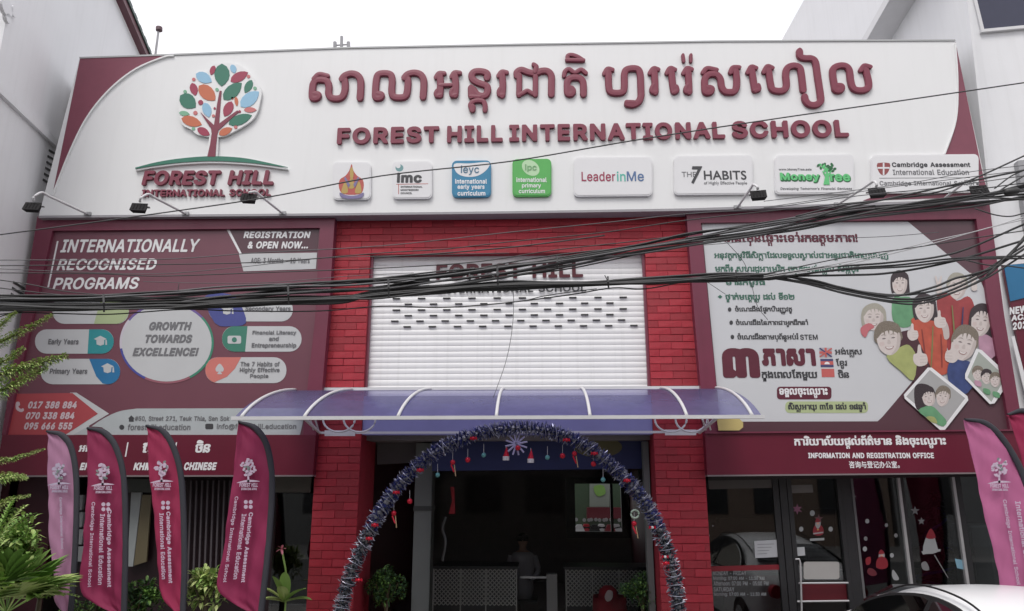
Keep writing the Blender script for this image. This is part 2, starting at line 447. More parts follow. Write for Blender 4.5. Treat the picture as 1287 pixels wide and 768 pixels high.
def khmer(s, bold):
    V, Fc = [], []; pen = 0; last = (0, .5); i = 0; out = []
    s = s.replace('\u17c4', '\u17c1#\u17b6').replace('\u17c5', '\u17c1#\u17b6\u17cb').replace('\u17be', '\u17c1#\u17b8')
    # vowels written before their consonant
    L = list(s); k = 0
    while k < len(L):
        if L[k] in '\u17c1\u17c2\u17c3':
            j = k
            while j > 0 and (L[j - 1] in ABOVE or (j > 1 and L[j - 2] == '\u17d2')): j -= (2 if j > 1 and L[j - 2] == '\u17d2' else 1)
            if j > 0: j -= 1
            ch = L.pop(k); L.insert(j, ch)
        k += 1
    while i < len(L):
        ch = L[i]
        if ch == '#': i += 1; continue
        if ch == ' ': pen += .3; i += 1; continue
        if ch == '\u17d2' and i + 1 < len(L):
            v, f = raw(L[i + 1], 'k', bold); b = len(V)
            if v:
                cx = (last[0] + last[1]) / 2; gx = (min(q[0] for q in v) + max(q[0] for q in v)) / 2
                V += [(cx + (q[0] - gx) * .62, q[1] * .5 - .36, q[2]) for q in v]; Fc += [tuple(t + b for t in p) for p in f]
            i += 2; continue
        v, f = raw(ch, 'k', bold); b = len(V)
        if v:
            x0, x1 = min(q[0] for q in v), max(q[0] for q in v)
            if ch in ABOVE:
                cx = (last[0] + last[1]) / 2; gx = (x0 + x1) / 2
                V += [(cx + q[0] - gx, q[1], q[2]) for q in v]
            else:
                V += [(pen + q[0] - x0, q[1], q[2]) for q in v]; last = (pen, pen + x1 - x0); pen += x1 - x0 + .035
            Fc += [tuple(t + b for t in p) for p in f]
        i += 1
    return V, Fc
def lettering(s, x0, yt, x1, yb, y, bold=.02, th=.003, sl=0.0, italic=0.0, font='inter', res=2, rot=None):
    """lettering filling the pixel box (x0,yt)-(x1,yb); sl = rise of the line per pixel. Returns verts, faces (world)"""
    V, Fc = khmer(s, bold) if is_khmer(s) else raw(s, 'k' if ord(s[0]) > 0x3000 else font, bold, res)
    if italic: V = [(v[0] + v[1] * italic, v[1], v[2]) for v in V]
    a0, a1 = min(v[0] for v in V), max(v[0] for v in V); b0, b1 = min(v[1] for v in V), max(v[1] for v in V)
    c0, c1 = min(v[2] for v in V), max(v[2] for v in V)
    L = W(x0, yb, y); Rr = W(x1, yb + sl * (x1 - x0), y)
    xm = (x0 + x1) / 2; ym = sl * (x1 - x0) / 2
    H = (W(xm, yt + ym, y) - W(xm, yb + ym, y)).z
    out = []
    for v in V:
        u = (v[0] - a0) / (a1 - a0); w = (v[1] - b0) / (b1 - b0); d = (v[2] - c0) / (c1 - c0)
        out.append((L.x + (Rr.x - L.x) * u, y - th * d, L.z + (Rr.z - L.z) * u + H * w))
    return out, Fc
def put(parent, s, x0, yt, x1, yb, y, m, name='lettering', **k):
    return obj(name, *lettering(s, x0, yt, x1, yb, y, **k), m, parent)
def raised(parent, s, x0, yt, x1, yb, y, m, bold=.03, th=.05, sl=0.0, italic=0, res=3, name='letter', sp=0.0):
    """each raised letter an object of its own"""
    items = []; pen = 0
    for ch in s:
        if ch == ' ': pen += .30; continue
        v, f = raw(ch, 'inter', bold, res); a = raw('H' + ch + 'H', 'inter', bold, 2)[0]; hh = raw('HH', 'inter', bold, 2)[0]
        adv = max(q[0] for q in a) - max(q[0] for q in hh)
        items.append((ch, pen, v, f)); pen += adv + sp
    a0 = min(min(q[0] for q in it[2]) + it[1] for it in items); a1 = max(max(q[0] for q in it[2]) + it[1] for it in items)
    b1 = max(q[1] for q in raw('H', 'inter', bold, 2)[0]); b0 = min(q[1] for q in raw('H', 'inter', bold, 2)[0])
    L = W(x0, yb, y); Rr = W(x1, yb + sl * (x1 - x0), y); xm = (x0 + x1) / 2; ym = sl * (x1 - x0) / 2
    H = (W(xm, yt + ym, y) - W(xm, yb + ym, y)).z
    for ch, p, v, f in items:
        c0, c1 = min(q[2] for q in v), max(q[2] for q in v); out = []
        for q in v:
            u = (q[0] + q[1] * italic + p - a0) / (a1 - a0); w = (q[1] - b0) / (b1 - b0)
            out.append((L.x + (Rr.x - L.x) * u, y - th * (q[2] - c0) / (c1 - c0), L.z + (Rr.z - L.z) * u + H * w))
        obj(name, out, f, m, parent)
# ================================================================= SETTING
ground = obj('ground', [(-400, -400, 0), (400, -400, 0), (400, 400, 0), (-400, 400, 0)], [(0, 1, 2, 3)], M['paving'], origin=(0, 0, 0)); ground['kind'] = 'structure'
road = obj('road', *box(-300, 300, -13.5, -4.2, .004, .008), M['asphalt'], origin=(0, 0, 0)); road['kind'] = 'structure'
pav = obj('pavement', *box(-60, 60, -4.0, -.001, .01, .13), M['paving'], origin=(0, 0, 0)); pav['kind'] = 'structure'
kerb = obj('kerb', *box(-60, 60, -4.15, -4.001, .01, .14), M['metal_grey'], origin=(0, 0, 0)); kerb['kind'] = 'structure'

# ---- houses across the street (seen only in the glass)
for i, (x0, x1, h, c) in enumerate([(-22, -13.2, 9, (150, 140, 125)), (-13, -4.2, 7.5, (120, 120, 118)), (-4, 4.8, 9.5, (165, 160, 150)), (5, 13.8, 8, (130, 112, 100)), (14, 24, 9, (150, 150, 150))]):
    t = thing('town_house', ((x0 + x1) / 2, -19, 0), ['ochre', 'grey', 'cream', 'brown', 'pale grey'][i] + ' town house across the street, reflected in the office glass', 'building', 'houses across the street')
    obj('wall', *box(x0, x1, -27, -19, 0, h), C('house_wall_%d' % i, c, .85, scale=1.0), t)
    for zz in (1.2, 4.2, 7.0):
        if zz + 1.6 > h: continue
        for k in range(3):
            xx = x0 + 1 + k * (x1 - x0 - 1.2) / 3
            w = obj('window', *box(xx, xx + 1.5, -19.05, -18.97, zz, zz + 1.5), M['frame_dark'], t)
    obj('roof', *box(x0 - .1, x1 + .1, -27.2, -18.6, h + .002, h + .25), M['metal_grey'], t)

# ---- left neighbour: tall white side wall that recedes
d14 = math.radians(14); dirL = Vector((-math.sin(d14), math.cos(d14), 0)); P0 = Vector((-7.62, .15, 0)); nL = Vector((math.cos(d14), math.sin(d14), 0))
def LW(px, py): return RP(px, py, P0, nL)
tL = thing('white_house', (P0.x, P0.y, 0), 'tall plain white building wall left of the school signboard', 'building')
eA, eB = LW(139, -14), LW(176, 70)           # sloping roof edge
def rake(t): return eA.lerp(eB, t)
A = rake(-1.6); B = rake(1.0); Cc = rake(2.5)
base0 = A.copy(); base0.z = 0; basec = Cc.copy(); basec.z = 0
thk = nL * -4
ring = [base0, A, Cc, basec]
V = [tuple(v) for v in ring] + [tuple(v + thk) for v in ring]
obj('wall', V, [(0, 3, 2, 1), (4, 5, 6, 7), (0, 1, 5, 4), (1, 2, 6, 5), (2, 3, 7, 6), (3, 0, 4, 7)], M['white_wall'], tL)
def strip_on_wall(name, p, q, wid, out, m, parent, n):
    d = (q - p).normalized(); u = d.cross(n).normalized()
    if u.z < 0: u = -u
    a = [p, q, q + u * wid, p + u * wid]
    V = [tuple(v + n * .002) for v in a] + [tuple(v + n * out) for v in a]
    return obj(name, V, [(0, 1, 2, 3), (4, 7, 6, 5), (0, 4, 5, 1), (1, 5, 6, 2), (2, 6, 7, 3), (3, 7, 4, 0)], m, parent)
strip_on_wall('roof_edge', rake(-1.6), rake(2.5), .13, .14, C('rake_red', (92, 48, 58)), tL, nL)
up = (rake(1) - rake(0)).normalized().cross(nL).normalized(); up = up if up.z > 0 else -up
for i in range(46):                          # dark scalloped roof tiles on the edge
    p = rake(-1.6 + i * .089); q = rake(-1.6 + (i + .93) * .089)
    strip_on_wall('roof_tile', p + up * .131, q + up * .131, .07 + .02 * (i % 2), .17, C('rake_tile', (38, 66, 58)), tL, nL)
for (pa, pb, wd) in (((-40, 74), (76, 183), .05), ((-40, 84), (76, 193), .10)):
    strip_on_wall('moulding', LW(*pa), LW(*pb), wd, .03 + wd * .3, M['white_wall'], tL, nL)
for (px, py, nn) in ((61, 190, 6), (16, 356, 4)):        # two small louvre vents
    for k in range(nn):
        p = LW(px - k * 1.5, py + k * 7.4); q = LW(px - k * 1.5 + 15, py + k * 7.4 + 9)
        strip_on_wall('vent_slot', p, q, .034, .01, M['slot'], tL, nL)
# old floral bracket top left
p = LW(4, 10); 
for (dx, dy, r) in ((0, 0, .12), (9, 6, .07), (2, 15, .06)):
    c = LW(4 + dx, 8 + dy); 
    V = []; 
    ex = dirL; 
    for s in (.0, .05):
        for k in range(14):
            a = 2 * math.pi * k / 14; V.append(tuple(c + ex * (r * 1.3 * math.cos(a)) + Vector((0, 0, 1)) * (r * math.sin(a)) + nL * (.003 + s)))
    obj('wall_rosette', V, [tuple(range(13, -1, -1)), tuple(range(14, 28))] + [(i, (i + 1) % 14, 14 + (i + 1) % 14, 14 + i) for i in range(14)], M['white_wall'], tL)

# ---- right neighbour
CR = W(1189, 60, .5)
d7 = math.radians(7); dirR = Vector((math.cos(d7), -math.sin(d7), 0)); nR = Vector((-math.sin(d7), -math.cos(d7), 0))
CR = Vector((CR.x, .5, 0))
def RW(px, py, off=0.0): return RP(px, py, CR + nR * off, nR)
tR = thing('white_house', CR, 'white building wall with dark window right of the signboard', 'building')
e1 = CR + dirR * 9
q = [CR, e1, e1 + Vector((0, 0, 14)), CR + Vector((0, 0, 14))]
V = [tuple(v) for v in q] + [tuple(v + Vector((0, 7, 0))) for v in q]
obj('wall', V, [(0, 1, 2, 3), (7, 6, 5, 4), (0, 4, 5, 1), (1, 5, 6, 2), (2, 6, 7, 3), (3, 7, 4, 0)], M['wall_right'], tR)
def rquad(name, pts, out, m, parent, base=.002):
    a = [RW(*p) for p in pts]
    V = [tuple(v + nR * base) for v in a] + [tuple(v + nR * out) for v in a]; n = len(a)
    return obj(name, V, [tuple(range(n)), tuple(range(2 * n - 1, n - 1, -1))] + [(i, i + n, (i + 1) % n + n, (i + 1) % n) for i in range(n)], m, parent)
wnd = rquad('window', [(1222, -14), (1330, -26), (1338, 29), (1235, 39)], .02, C('win_blue', (52, 54, 74), .25), tR)
rquad('window_frame', [(1219, -14), (1223, -14), (1236, 39), (1232, 41)], .035, M['metal_white'], wnd)
rquad('window_sill', [(1231, 39.5), (1338, 29.5), (1339, 33), (1231, 43)], .06, M['metal_white'], wnd)
rquad('cable_box', [(1274, 206), (1300, 203), (1312, 285), (1285, 289)], .12, M['metal_grey'], tR)
# receding eave of the right neighbour above the signboard
xw = CR.x - .05
def XW(px, py, x): return RP(px, py, (x, 0, 0), (1, 0, 0))
g0, g1 = XW(1119, -2, xw - .45), XW(1091, 47, xw - .45); g2 = g1.lerp(g0, -0.6); gt = g0.lerp(g1, -1.5)
h0, h1 = XW(1133, -2, xw), XW(1111, 47, xw)
V = []
for p in (gt, g2):
    V += [tuple(p), (xw + .0, p.y, p.z - .0), (xw + .0, p.y, p.z + .16), (p.x, p.y, p.z + .16)]
obj('eave', V, [(0, 1, 2, 3), (7, 6, 5, 4), (0, 4, 5, 1), (1, 5, 6, 2), (2, 6, 7, 3), (3, 7, 4, 0)], M['metal_white'], tR)
wt = tuple
V = [(xw, .55, 0), (xw, g2.y, 0), (xw, g2.y, g2.z), (xw, gt.y, gt.z), (xw + .04, .55, 0), (xw + .04, g2.y, 0), (xw + .04, g2.y, g2.z), (xw + .04, gt.y, gt.z)]
obj('side_wall', V, [(0, 3, 2, 1), (4, 5, 6, 7), (0, 1, 5, 4), (1, 2, 6, 5), (2, 3, 7, 6), (3, 0, 4, 7)], M['wall_right'], tR)
nv = thing('roof_shed', W(1080, 47, 6), 'dark navy roof corner showing above the signboard at right', 'roof')
obj('roof_sheet', *pxpoly([(1062, 49), (1094, 37), (1100, 52), (1062, 55)], 6, 1.5), C('navy', (52, 52, 70)), nv)

# ================================================================= THE SCHOOL BUILDING
sch = thing('school_building', (0, 0, 0), 'red and white school front with roller shutter and dark ground floor', 'building')
# structural shell behind the boards
zt = W(640, 60, 0).z; xl, xr = W(15, 480, 0).x, W(1268, 480, 0).x
TOPZ = zt - .25
obj('upper_wall', *box(xl, xr, .30, .42, W(640, 546, .3).z, TOPZ - .2), M['room'], sch)
obj('roof_slab', *box(xl, xr, .30, 9, TOPZ - .2 + .001, TOPZ), M['metal_grey'], sch)
zc = W(640, 546, .3).z
obj('ceiling', *box(xl, xr, .302, 9, zc - .08, zc - .002), M['room'], sch)
obj('back_wall', *box(xl, W(716, 640, 8).x, 8, 8.15, 0, zc - .09), M['room'], sch)
obj('back_wall', *box(W(787, 640, 8).x, xr, 8, 8.15, 0, zc - .09), M['room'], sch)
obj('back_wall', *box(W(716, 640, 8).x + .001, W(787, 640, 8).x - .001, 8, 8.15, 0, W(750, 672, 8).z), M['room'], sch)
obj('back_wall', *box(W(716, 640, 8).x + .001, W(787, 640, 8).x - .001, 8, 8.15, W(750, 606, 8).z, zc - .09), M['room'], sch)
obj('floor', *box(xl, xr, 0.0, 8, .131, .16), M['floor'], sch)
xpl = W(476, 546, .9).x; xpr = W(822, 600, 0).x
obj('side_wall', *box(xl, xl + .12, .30, 8, .161, zc - .09), M['room'], sch)
obj('side_wall', *box(xr - .12, xr, .30, 8, .161, zc - .09), M['room'], sch)
obj('partition', *box(W(450, 700, .3).x - .35, W(450, 700, .3).x - .25, .35, 7.9, .161, zc - .09), M['room_red'], sch)
obj('partition', *box(W(890, 700, .3).x - .1, W(890, 700, .3).x, .35, 7.9, .161, zc - .09), M['room_red'], sch)

# ---- bricks
def brick_mesh(seed):
    r = random.Random(seed); j = lambda s: r.uniform(-s, s)
    V = []
    for (y, ins) in ((0.02, 0), (-.008, .006), (-.016, .022)):
        for sx, sz in ((-1, -1), (1, -1), (1, 1), (-1, 1)):
            V.append((sx * (.5 - ins * .30) + (j(.010) if y < 0 else 0), y + (j(.003) if y < 0 else 0), sz * (.5 - ins * 1.6) + (j(.02) if y < 0 else 0)))
    Fc = [(8, 9, 10, 11)]
    for b in (0, 4):
        for i in range(4):
            k = (i + 1) % 4; Fc.append((b + i, b + k, b + 4 + k, b + 4 + i))
    me = bpy.data.meshes.new('brick'); me.from_pydata(V, [], Fc); me.materials.append(M['brick'] if seed % 3 else M['brick_b'])
    return me
BM = [brick_mesh(s) for s in range(7)]
def brickwork(parent, x0, x1, z0, z1, y, course=.104, blen=.31, face='y', base=Vector((0, 0, 0))):
    z = z0; r = 0; n = 0
    while z < z1 - .02:
        h = min(course, z1 - z); x = x0; off = (.5 if r % 2 else 0) * blen + R.uniform(-.03, .03)
        first = blen - off if off > .05 else blen
        while x < x1 - .015:
            w = min(first if first else blen, x1 - x) if x == x0 else min(blen * R.uniform(.92, 1.08), x1 - x)
            if x1 - (x + w) < .06: w = x1 - x
            b = bpy.data.objects.new('brick', BM[R.randrange(7)]); col.objects.link(b); b.parent = parent
            o = wo_of(parent)
            g = .0035
            c = Vector((x + w / 2, y + R.uniform(-.004, .003), z + h / 2))
            b.location = c - o; b.scale = (w - g, 1, h - g); b.rotation_euler = (R.uniform(-.03, .03), R.uniform(-.006, .006), R.uniform(-.006, .006))
            x += w; n += 1
        z += h; r += 1
    return n
zsh = W(640, 319, 0).z; ztop = W(640, 268, 0).z
plx0, plx1 = W(422, 300, 0).x, W(454.5, 546, 0).x
plx0 = min(plx0, W(398, 560, 0).x); 
prx0, prx1 = W(821, 546, 0).x, W(884, 560, 0).x
prx1 = max(prx1, W(863, 300, 0).x)
lp = thing('brick_pillar', ((plx0 + plx1) / 2, .2, 0), 'red painted brick pillar left of the roller shutter and entrance', 'pillar', 'red brick pillars')
obj('pillar_core', *box(plx0, plx1, -.0065, .9, .135, zsh), M['mortar'], lp)
print('bricks', brickwork(lp, plx0, plx1, .75, zsh, 0))
obj('brick_base', *box(plx0, plx1, -.012, .002, .135, .748), M['brick'], lp)
rp = thing('brick_pillar', ((prx0 + prx1) / 2, .2, 0), 'red painted brick pillar between the entrance and the office glass', 'pillar', 'red brick pillars')
obj('pillar_core', *box(prx0, prx1, -.0065, .9, .135, zsh), M['mortar'], rp)
print('bricks', brickwork(rp, prx0, prx1, .75, zsh, 0))
obj('brick_base', *box(prx0, prx1, -.012, .002, .135, .748), M['brick'], rp)
ln = thing('brick_lintel', ((plx1 + prx0) / 2, .2, zsh), 'red painted brick wall above the white roller shutter', 'wall')
obj('lintel_core', *box(plx0 - .3, prx1 + .3, -.006, .29, zsh + .001, ztop + .15), M['mortar'], ln)
print('bricks', brickwork(ln, plx0 + .0, prx1 - .0, zsh + .002, ztop + .1, 0))

# ---- roller shutter
shx0, shx1 = plx1 + .002, prx0 - .002
shx0 = min(W(474, 320, .1).x, W(463, 490, .1).x); 
zs1 = zsh; zs0 = W(640, 498, .1).z
sh = thing('roller_shutter', ((shx0 + shx1) / 2, .1, zs0), 'closed white roller shutter with rows of slots above the canopy', 'shutter')
pitch = (W(640, 400, .12).z - W(640, 470, .12).z) / 10.0
z = zs0; k = 0
prof = [(-.0, 0), (.25, -.004), (.5, -.006), (.75, -.004), (.93, 0), (.96, .003), (1.0, .003)]
SM = None
while z < zs1:
    if SM is None:
        V = []; 
        for (u, dyy) in prof:
            for x in (plx1 - .02, prx0 + .02): V.append((x - (plx1 + prx0) / 2, dyy, u * pitch))
        Fc = [(2 * i, 2 * i + 1, 2 * i + 3, 2 * i + 2) for i in range(len(prof) - 1)]
        SM = bpy.data.meshes.new('slat'); SM.from_pydata(V, [], Fc); SM.materials.append(M['slat'])
    s = bpy.data.objects.new('slat', SM); col.objects.link(s); s.parent = sh
    s.location = Vector(((plx1 + prx0) / 2, .12, z)) - wo_of(sh); z += pitch; k += 1
obj('shutter_backing', *box(plx1, prx0, .16, .2, zs0, zsh), M['slot'], sh)
obj('shutter_guide', *box(prx0 - .035, prx0 - .001, .04, .11, zs0, zsh - .002), M['board_maroon'], sh)
obj('shutter_guide', *box(plx1 + .001, plx1 + .03, .04, .11, zs0, zsh - .002), M['board_maroon'], sh)
rows = [(375, 498, 0), (382, 513, 0), (389.5, 498, 0), (396.5, 513, 0), (403.5, 496, 0), (410.5, 511.5, 0)]
slot = None
for (yy, xs, _) in rows:
    for i in range(10 if xs < 505 else 10):
        px = xs + i * 31.7
        if px > 798: continue
        a = W(px - 4.6, yy - .65 - i * .18, .094); b = W(px + 4.6, yy + .65 - i * .18, .094)
        obj('slot', *box(a.x, b.x, .093, .1195, b.z, a.z), M['slot'], sh)
t_red = C('shutter_red', (84, 24, 36))
for (s, a, b, c_, d, bo) in (('FOREST HILL', 548, 332, 733, 352, .028),):
    put(sh, s, a, b, c_, d, .096, t_red, bold=bo, sl=-.018, th=.004)
put(sh, 'INTERNATIONAL SCHOOL', 550, 359, 737, 369, .096, M['ink'], bold=.02, sl=-.014, th=.004)

# ---- fascia signboard
YF = -.24
fa = thing('fascia_signboard', (0, YF, W(640, 265, YF).z), 'long white fascia board with raised maroon lettering and maroon corners', 'signboard')
out = [(100, 73), (215, 69), (430, 60.5), (650, 56), (900, 52), (1200, 50.5), (1243, 250), (860, 262), (640, 265.5), (420, 268), (49, 271)]
obj('backing_board', *pxpoly(out, YF, .26), M['white_board'], fa)
lc = [(100.5, 73.5), (219, 69.2)] + spx([(205, 71), (170, 86), (138, 111), (110, 145), (88, 188), (66, 244)], 5, False)[1:] 
obj('corner_panel', *pxpoly(lc, YF - .006, .006), M['board_maroon'], fa)
rc = spx([(1201, 53), (1204, 100), (1202, 150), (1188, 193), (1160, 220), (1120, 238), (1085, 252)], 5, False) + [(1243, 247), (1236, 222)]
obj('corner_panel', *pxpoly(rc, YF - .006, .006), M['board_maroon'], fa)
# slim white trim on the curved edges
def trim(pts, w, m, name, th=.03):
    a = spx(pts, 5, False); L = []; Rr = []
    for i, p in enumerate(a):
        q = a[min(i + 1, len(a) - 1)]; o = a[max(i - 1, 0)]; d = Vector((q[0] - o[0], q[1] - o[1])).normalized()
        L.append((p[0] - d.y * w / 2, p[1] + d.x * w / 2)); Rr.append((p[0] + d.y * w / 2, p[1] - d.x * w / 2))
    return obj(name, *pxpoly(L + Rr[::-1], YF - th, th), m, fa)
trim([(218, 69.5), (205, 71.5), (170, 86.5), (138, 111.5), (110, 145.5), (88, 188.5), (65.5, 245)], 1.6, M['white_board'], 'edge_trim')
trim([(1201, 54), (1204, 100), (1202, 150), (1188, 193)], 1.3, M['white_board'], 'edge_trim')
obj('bottom_trim', *pxpoly([(49, 271.2), (420, 268.2), (640, 265.7), (860, 262.2), (1243, 250.2), (1244, 253), (860, 265), (640, 268.3), (420, 270.8), (48, 273.8)], YF - .01, .26), C('bottom_trim', (150, 148, 152)), fa)
obj('top_trim', *pxpoly([(99.5, 71.5), (215, 67.5), (430, 59), (650, 54.6), (900, 50.6), (1200.5, 49.2), (1201, 51), (900, 52.4), (650, 56.4), (430, 60.9), (215, 69.4), (99.7, 73.4)], YF - .015, .26), C('top_trim', (170, 172, 172)), fa)

# raised Khmer lettering, traced stroke by stroke
def K(x0, strokes, w=62):
    mb = MB(); 
    for i, s in enumerate(strokes):
        ww = w
        if isinstance(s, tuple): s, ww = s
        P = [(x0 + a / 7.15, 60 + b / 7.15) for a, b in s]
        mb.add(*stroke(P, ww / 7.15, YF - .002, .045, k=5, dy=-.002 * i))
    mb.build('khmer_letter', M['letter_maroon'], fa)
K(380, [[(120, 425), (146, 432), (138, 458), (100, 462), (92, 430), (96, 370), (106, 325), (135, 300), (185, 296), (228, 312), (243, 360), (240, 420), (262, 456), (310, 466), (358, 452), (384, 400), (388, 330), (380, 290)],
        ([(110, 288), (140, 256), (170, 248), (230, 262)], 44), [(362, 290), (385, 262), (440, 242), (495, 256), (526, 300), (528, 380), (522, 462)]])
K(380, [[(690, 425), (712, 432), (704, 456), (664, 456), (660, 400), (668, 300), (686, 250), (740, 238), (795, 250), (810, 300), (806, 400), (822, 446), (872, 456), (925, 446), (945, 400), (952, 310), (940, 280)],
        [(922, 278), (950, 248), (1005, 234), (1060, 248), (1090, 290), (1094, 350), (1087, 452)]])
K(380, [([(1205, 275), (1230, 240), (1275, 240)], 46), [(1238, 262), (1243, 340), (1238, 435)], ([(1238, 438), (1212, 444), (1202, 420), (1212, 398)], 40), ([(1245, 348), (1345, 345)], 38),
        ([(1345, 272), (1370, 236), (1415, 238)], 46), [(1372, 262), (1380, 340), (1374, 435)], ([(1374, 438), (1348, 444), (1340, 415), (1350, 392)], 40)])
K(560, [[(374, 280), (376, 245), (340, 224), (270, 222), (238, 250), (244, 290), (290, 322), (365, 350), (380, 385), (365, 430), (325, 442), (280, 425), (250, 385)], [(232, 372), (234, 442)], ([(234, 448), (300, 452)], 40),
        ([(238, 565), (226, 525), (250, 494), (300, 484), (340, 494), (357, 530), (355, 572)], 46), ([(245, 545), (243, 568)], 56)])
K(560, [([(478, 262), (507, 226), (548, 232)], 46), [(508, 255), (515, 340), (508, 435)], ([(508, 436), (484, 434), (480, 405), (490, 382)], 42)])
K(560, [[(642, 262), (644, 228), (682, 208), (742, 228), (800, 238), (870, 216), (920, 222), (950, 262), (951, 340), (950, 428)], ([(664, 262), (662, 350), (660, 432)], 52), ([(665, 432), (700, 415), (733, 396), (770, 415), (805, 432)], 40), ([(808, 275), (808, 350), (806, 432)], 50), ([(805, 225), (815, 185), (795, 166)], 46)])
K(560, [([(1064, 262), (1074, 222), (1108, 202), (1160, 232), (1216, 206), (1258, 236)], 42), [(1130, 378), (1142, 400), (1128, 425), (1098, 420), (1092, 370), (1096, 312), (1130, 280), (1196, 280), (1232, 312), (1238, 370), (1238, 428)],
        ([(1095, 112), (1100, 82), (1135, 76), (1185, 92), (1232, 122)], 40), ([(1092, 122), (1235, 124)], 40)])
K(740, [([(140, 242), (168, 200), (208, 208)], 46), [(175, 238), (177, 345), (192, 402), (250, 416), (306, 402), (318, 345), (318, 250), (336, 208), (390, 194), (440, 204), (460, 250), (465, 340), (468, 440)], [(466, 450), (445, 495), (395, 522), (345, 516)], ([(340, 500), (400, 502)], 46)])
K(740, [([(548, 238), (580, 196), (618, 205)], 46), [(586, 230), (592, 320), (594, 408)], ([(592, 410), (568, 408), (562, 380), (575, 352)], 42)])
K(740, [([(700, 238), (728, 194), (768, 206)], 46), [(740, 230), (750, 330), (762, 400)], ([(762, 412), (790, 396), (785, 364)], 44)])
K(740, [([(850, 238), (880, 194), (918, 204)], 46), [(890, 230), (895, 320), (898, 405)], ([(898, 408), (870, 406), (868, 375), (884, 350)], 42)])
K(740, [([(843, 78), (850, 132)], 32)]); K(740, [([(914, 78), (914, 132)], 32)])
K(740, [([(1024, 232), (1060, 195), (1140, 208)], 46), [(1078, 370), (1098, 378), (1088, 408), (1046, 408), (1038, 350), (1042, 285), (1078, 250), (1140, 250), (1178, 290), (1190, 360), (1218, 400), (1260, 408), (1300, 402), (1322, 365), (1326, 300), (1318, 225)],
        ([(1270, 232), (1290, 190), (1342, 188)], 46)])
K(920, [([(138, 232), (168, 182), (208, 192)], 46), [(175, 222), (188, 310), (202, 388)], ([(204, 396), (236, 384), (232, 352)], 44)])
K(920, [([(282, 228), (312, 178), (354, 190)], 46), [(325, 222), (340, 325), (358, 382), (412, 398), (462, 388), (484, 345), (478, 250), (494, 192), (550, 170), (602, 188), (618, 250), (634, 390)]])
K(920, [[(602, 42), (608, 88), (650, 103), (710, 106), (745, 140), (762, 250), (790, 440), (788, 492), (748, 522), (692, 518), (658, 486), (648, 450)]])
K(920, [[(955, 352), (978, 358), (968, 390), (926, 390), (916, 350), (900, 250), (908, 195), (960, 170), (1016, 174), (1048, 212), (1060, 300), (1078, 362), (1112, 388), (1176, 390), (1218, 364), (1220, 310), (1198, 215)], ([(1150, 213), (1180, 172), (1230, 182)], 46)])
# raised Latin lettering in pieces that follow the photo
for (s, a, t0, b, b0, sl) in (('FOREST', 424, 162.5, 552, 182.5, -.018), ('HILL', 562, 160, 632, 180.5, -.018), ('INTERNATIONAL', 640, 158.5, 911, 179, -.014), ('SCHOOL', 920, 154, 1066, 175, -.012)):
    raised(fa, s, a, t0, b, b0, YF - .002, M['letter_maroon'], bold=.036, th=.045, sl=sl, sp=.03)

# ---- tree emblem
em = thing('tree_emblem', W(270, 205, YF - .03), 'tree emblem with coloured leaves over raised maroon lettering', 'emblem')
def E5(x, y): return (160 + x / 4.04, 70 + y / 4.04)
bk = spx([E5(*p) for p in [(415, 412), (355, 400), (320, 372), (280, 350), (262, 290), (265, 200), (315, 135), (340, 88), (410, 80), (430, 48), (480, 35), (555, 42), (610, 78), (645, 125), (680, 175), (672, 240), (660, 285), (630, 330), (560, 375), (500, 405), (465, 412)]], 3, True)
obj('emblem_backing', *pxpoly(bk, YF - .05, .035), M['white_board'], em)
obj('emblem_backing', *pxpoly([E5(*p) for p in [(400, 512), (418, 400), (462, 400), (456, 512)]], YF - .048, .033), M['white_board'], em)
YE = YF - .058
tr = [E5(*p) for p in [(406, 512), (420, 450), (428, 395), (425, 370), (398, 330), (370, 285), (405, 320), (440, 352), (455, 250), (468, 178), (478, 178), (472, 250), (465, 345), (510, 312), (558, 277), (568, 284), (515, 330), (462, 378), (456, 400), (450, 450), (446, 512)]]
obj('trunk', *pxpoly(tr, YE - .003, .01), M['letter_maroon'], em)
LC = {'g': C('leaf_green', (48, 112, 92)), 'b': C('leaf_blue', (140, 182, 208)), 'c': C('leaf_crimson', (150, 50, 76)), 'o': C('leaf_orange', (188, 104, 72)), 'l': C('leaf_light', (120, 170, 140)), 'r': C('leaf_salmon', (190, 110, 110))}
def leaf(a, b, w, c):
    a = Vector(a); b = Vector(b); d = (b - a); n = Vector((-d.y, d.x)).normalized(); P = []
    fr = [(0, 0), (.12, .30), (.3, .46), (.5, .5), (.7, .42), (.88, .22), (1, 0)]
    for t, h in fr: P.append(a + d * t + n * (h * w))
    for t, h in reversed(fr[1:-1]): P.append(a + d * t - n * ((h + .03) * w))
    obj('leaf', *pxpoly([E5(p.x, p.y) for p in P], YE, .008), LC[c], em)
for L in [((480, 40), (478, 155), 75, 'g'), ((530, 45), (545, 88), 30, 'b'), ((442, 50), (423, 97), 28, 'c'), ((524, 130), (612, 84), 46, 'c'), ((348, 92), (428, 132), 52, 'b'), ((363, 152), (446, 226), 66, 'o'), ((328, 138), (346, 202), 38, 'c'), ((488, 222), (580, 138), 62, 'g'), ((632, 123), (596, 188), 36, 'g'), ((575, 258), (668, 182), 62, 'b'), ((268, 202), (346, 262), 72, 'g'), ((392, 238), (415, 312), 44, 'b'), ((530, 232), (492, 308), 46, 'c'), ((550, 208), (556, 256), 18, 'o'), ((592, 275), (656, 275), 26, 'r'), ((514, 347), (632, 302), 50, 'g'), ((262, 290), (316, 296), 24, 'l'), ((274, 318), (378, 350), 50, 'o'), ((355, 370), (418, 402), 38, 'c'), ((465, 400), (532, 368), 36, 'o')]: leaf(*L)
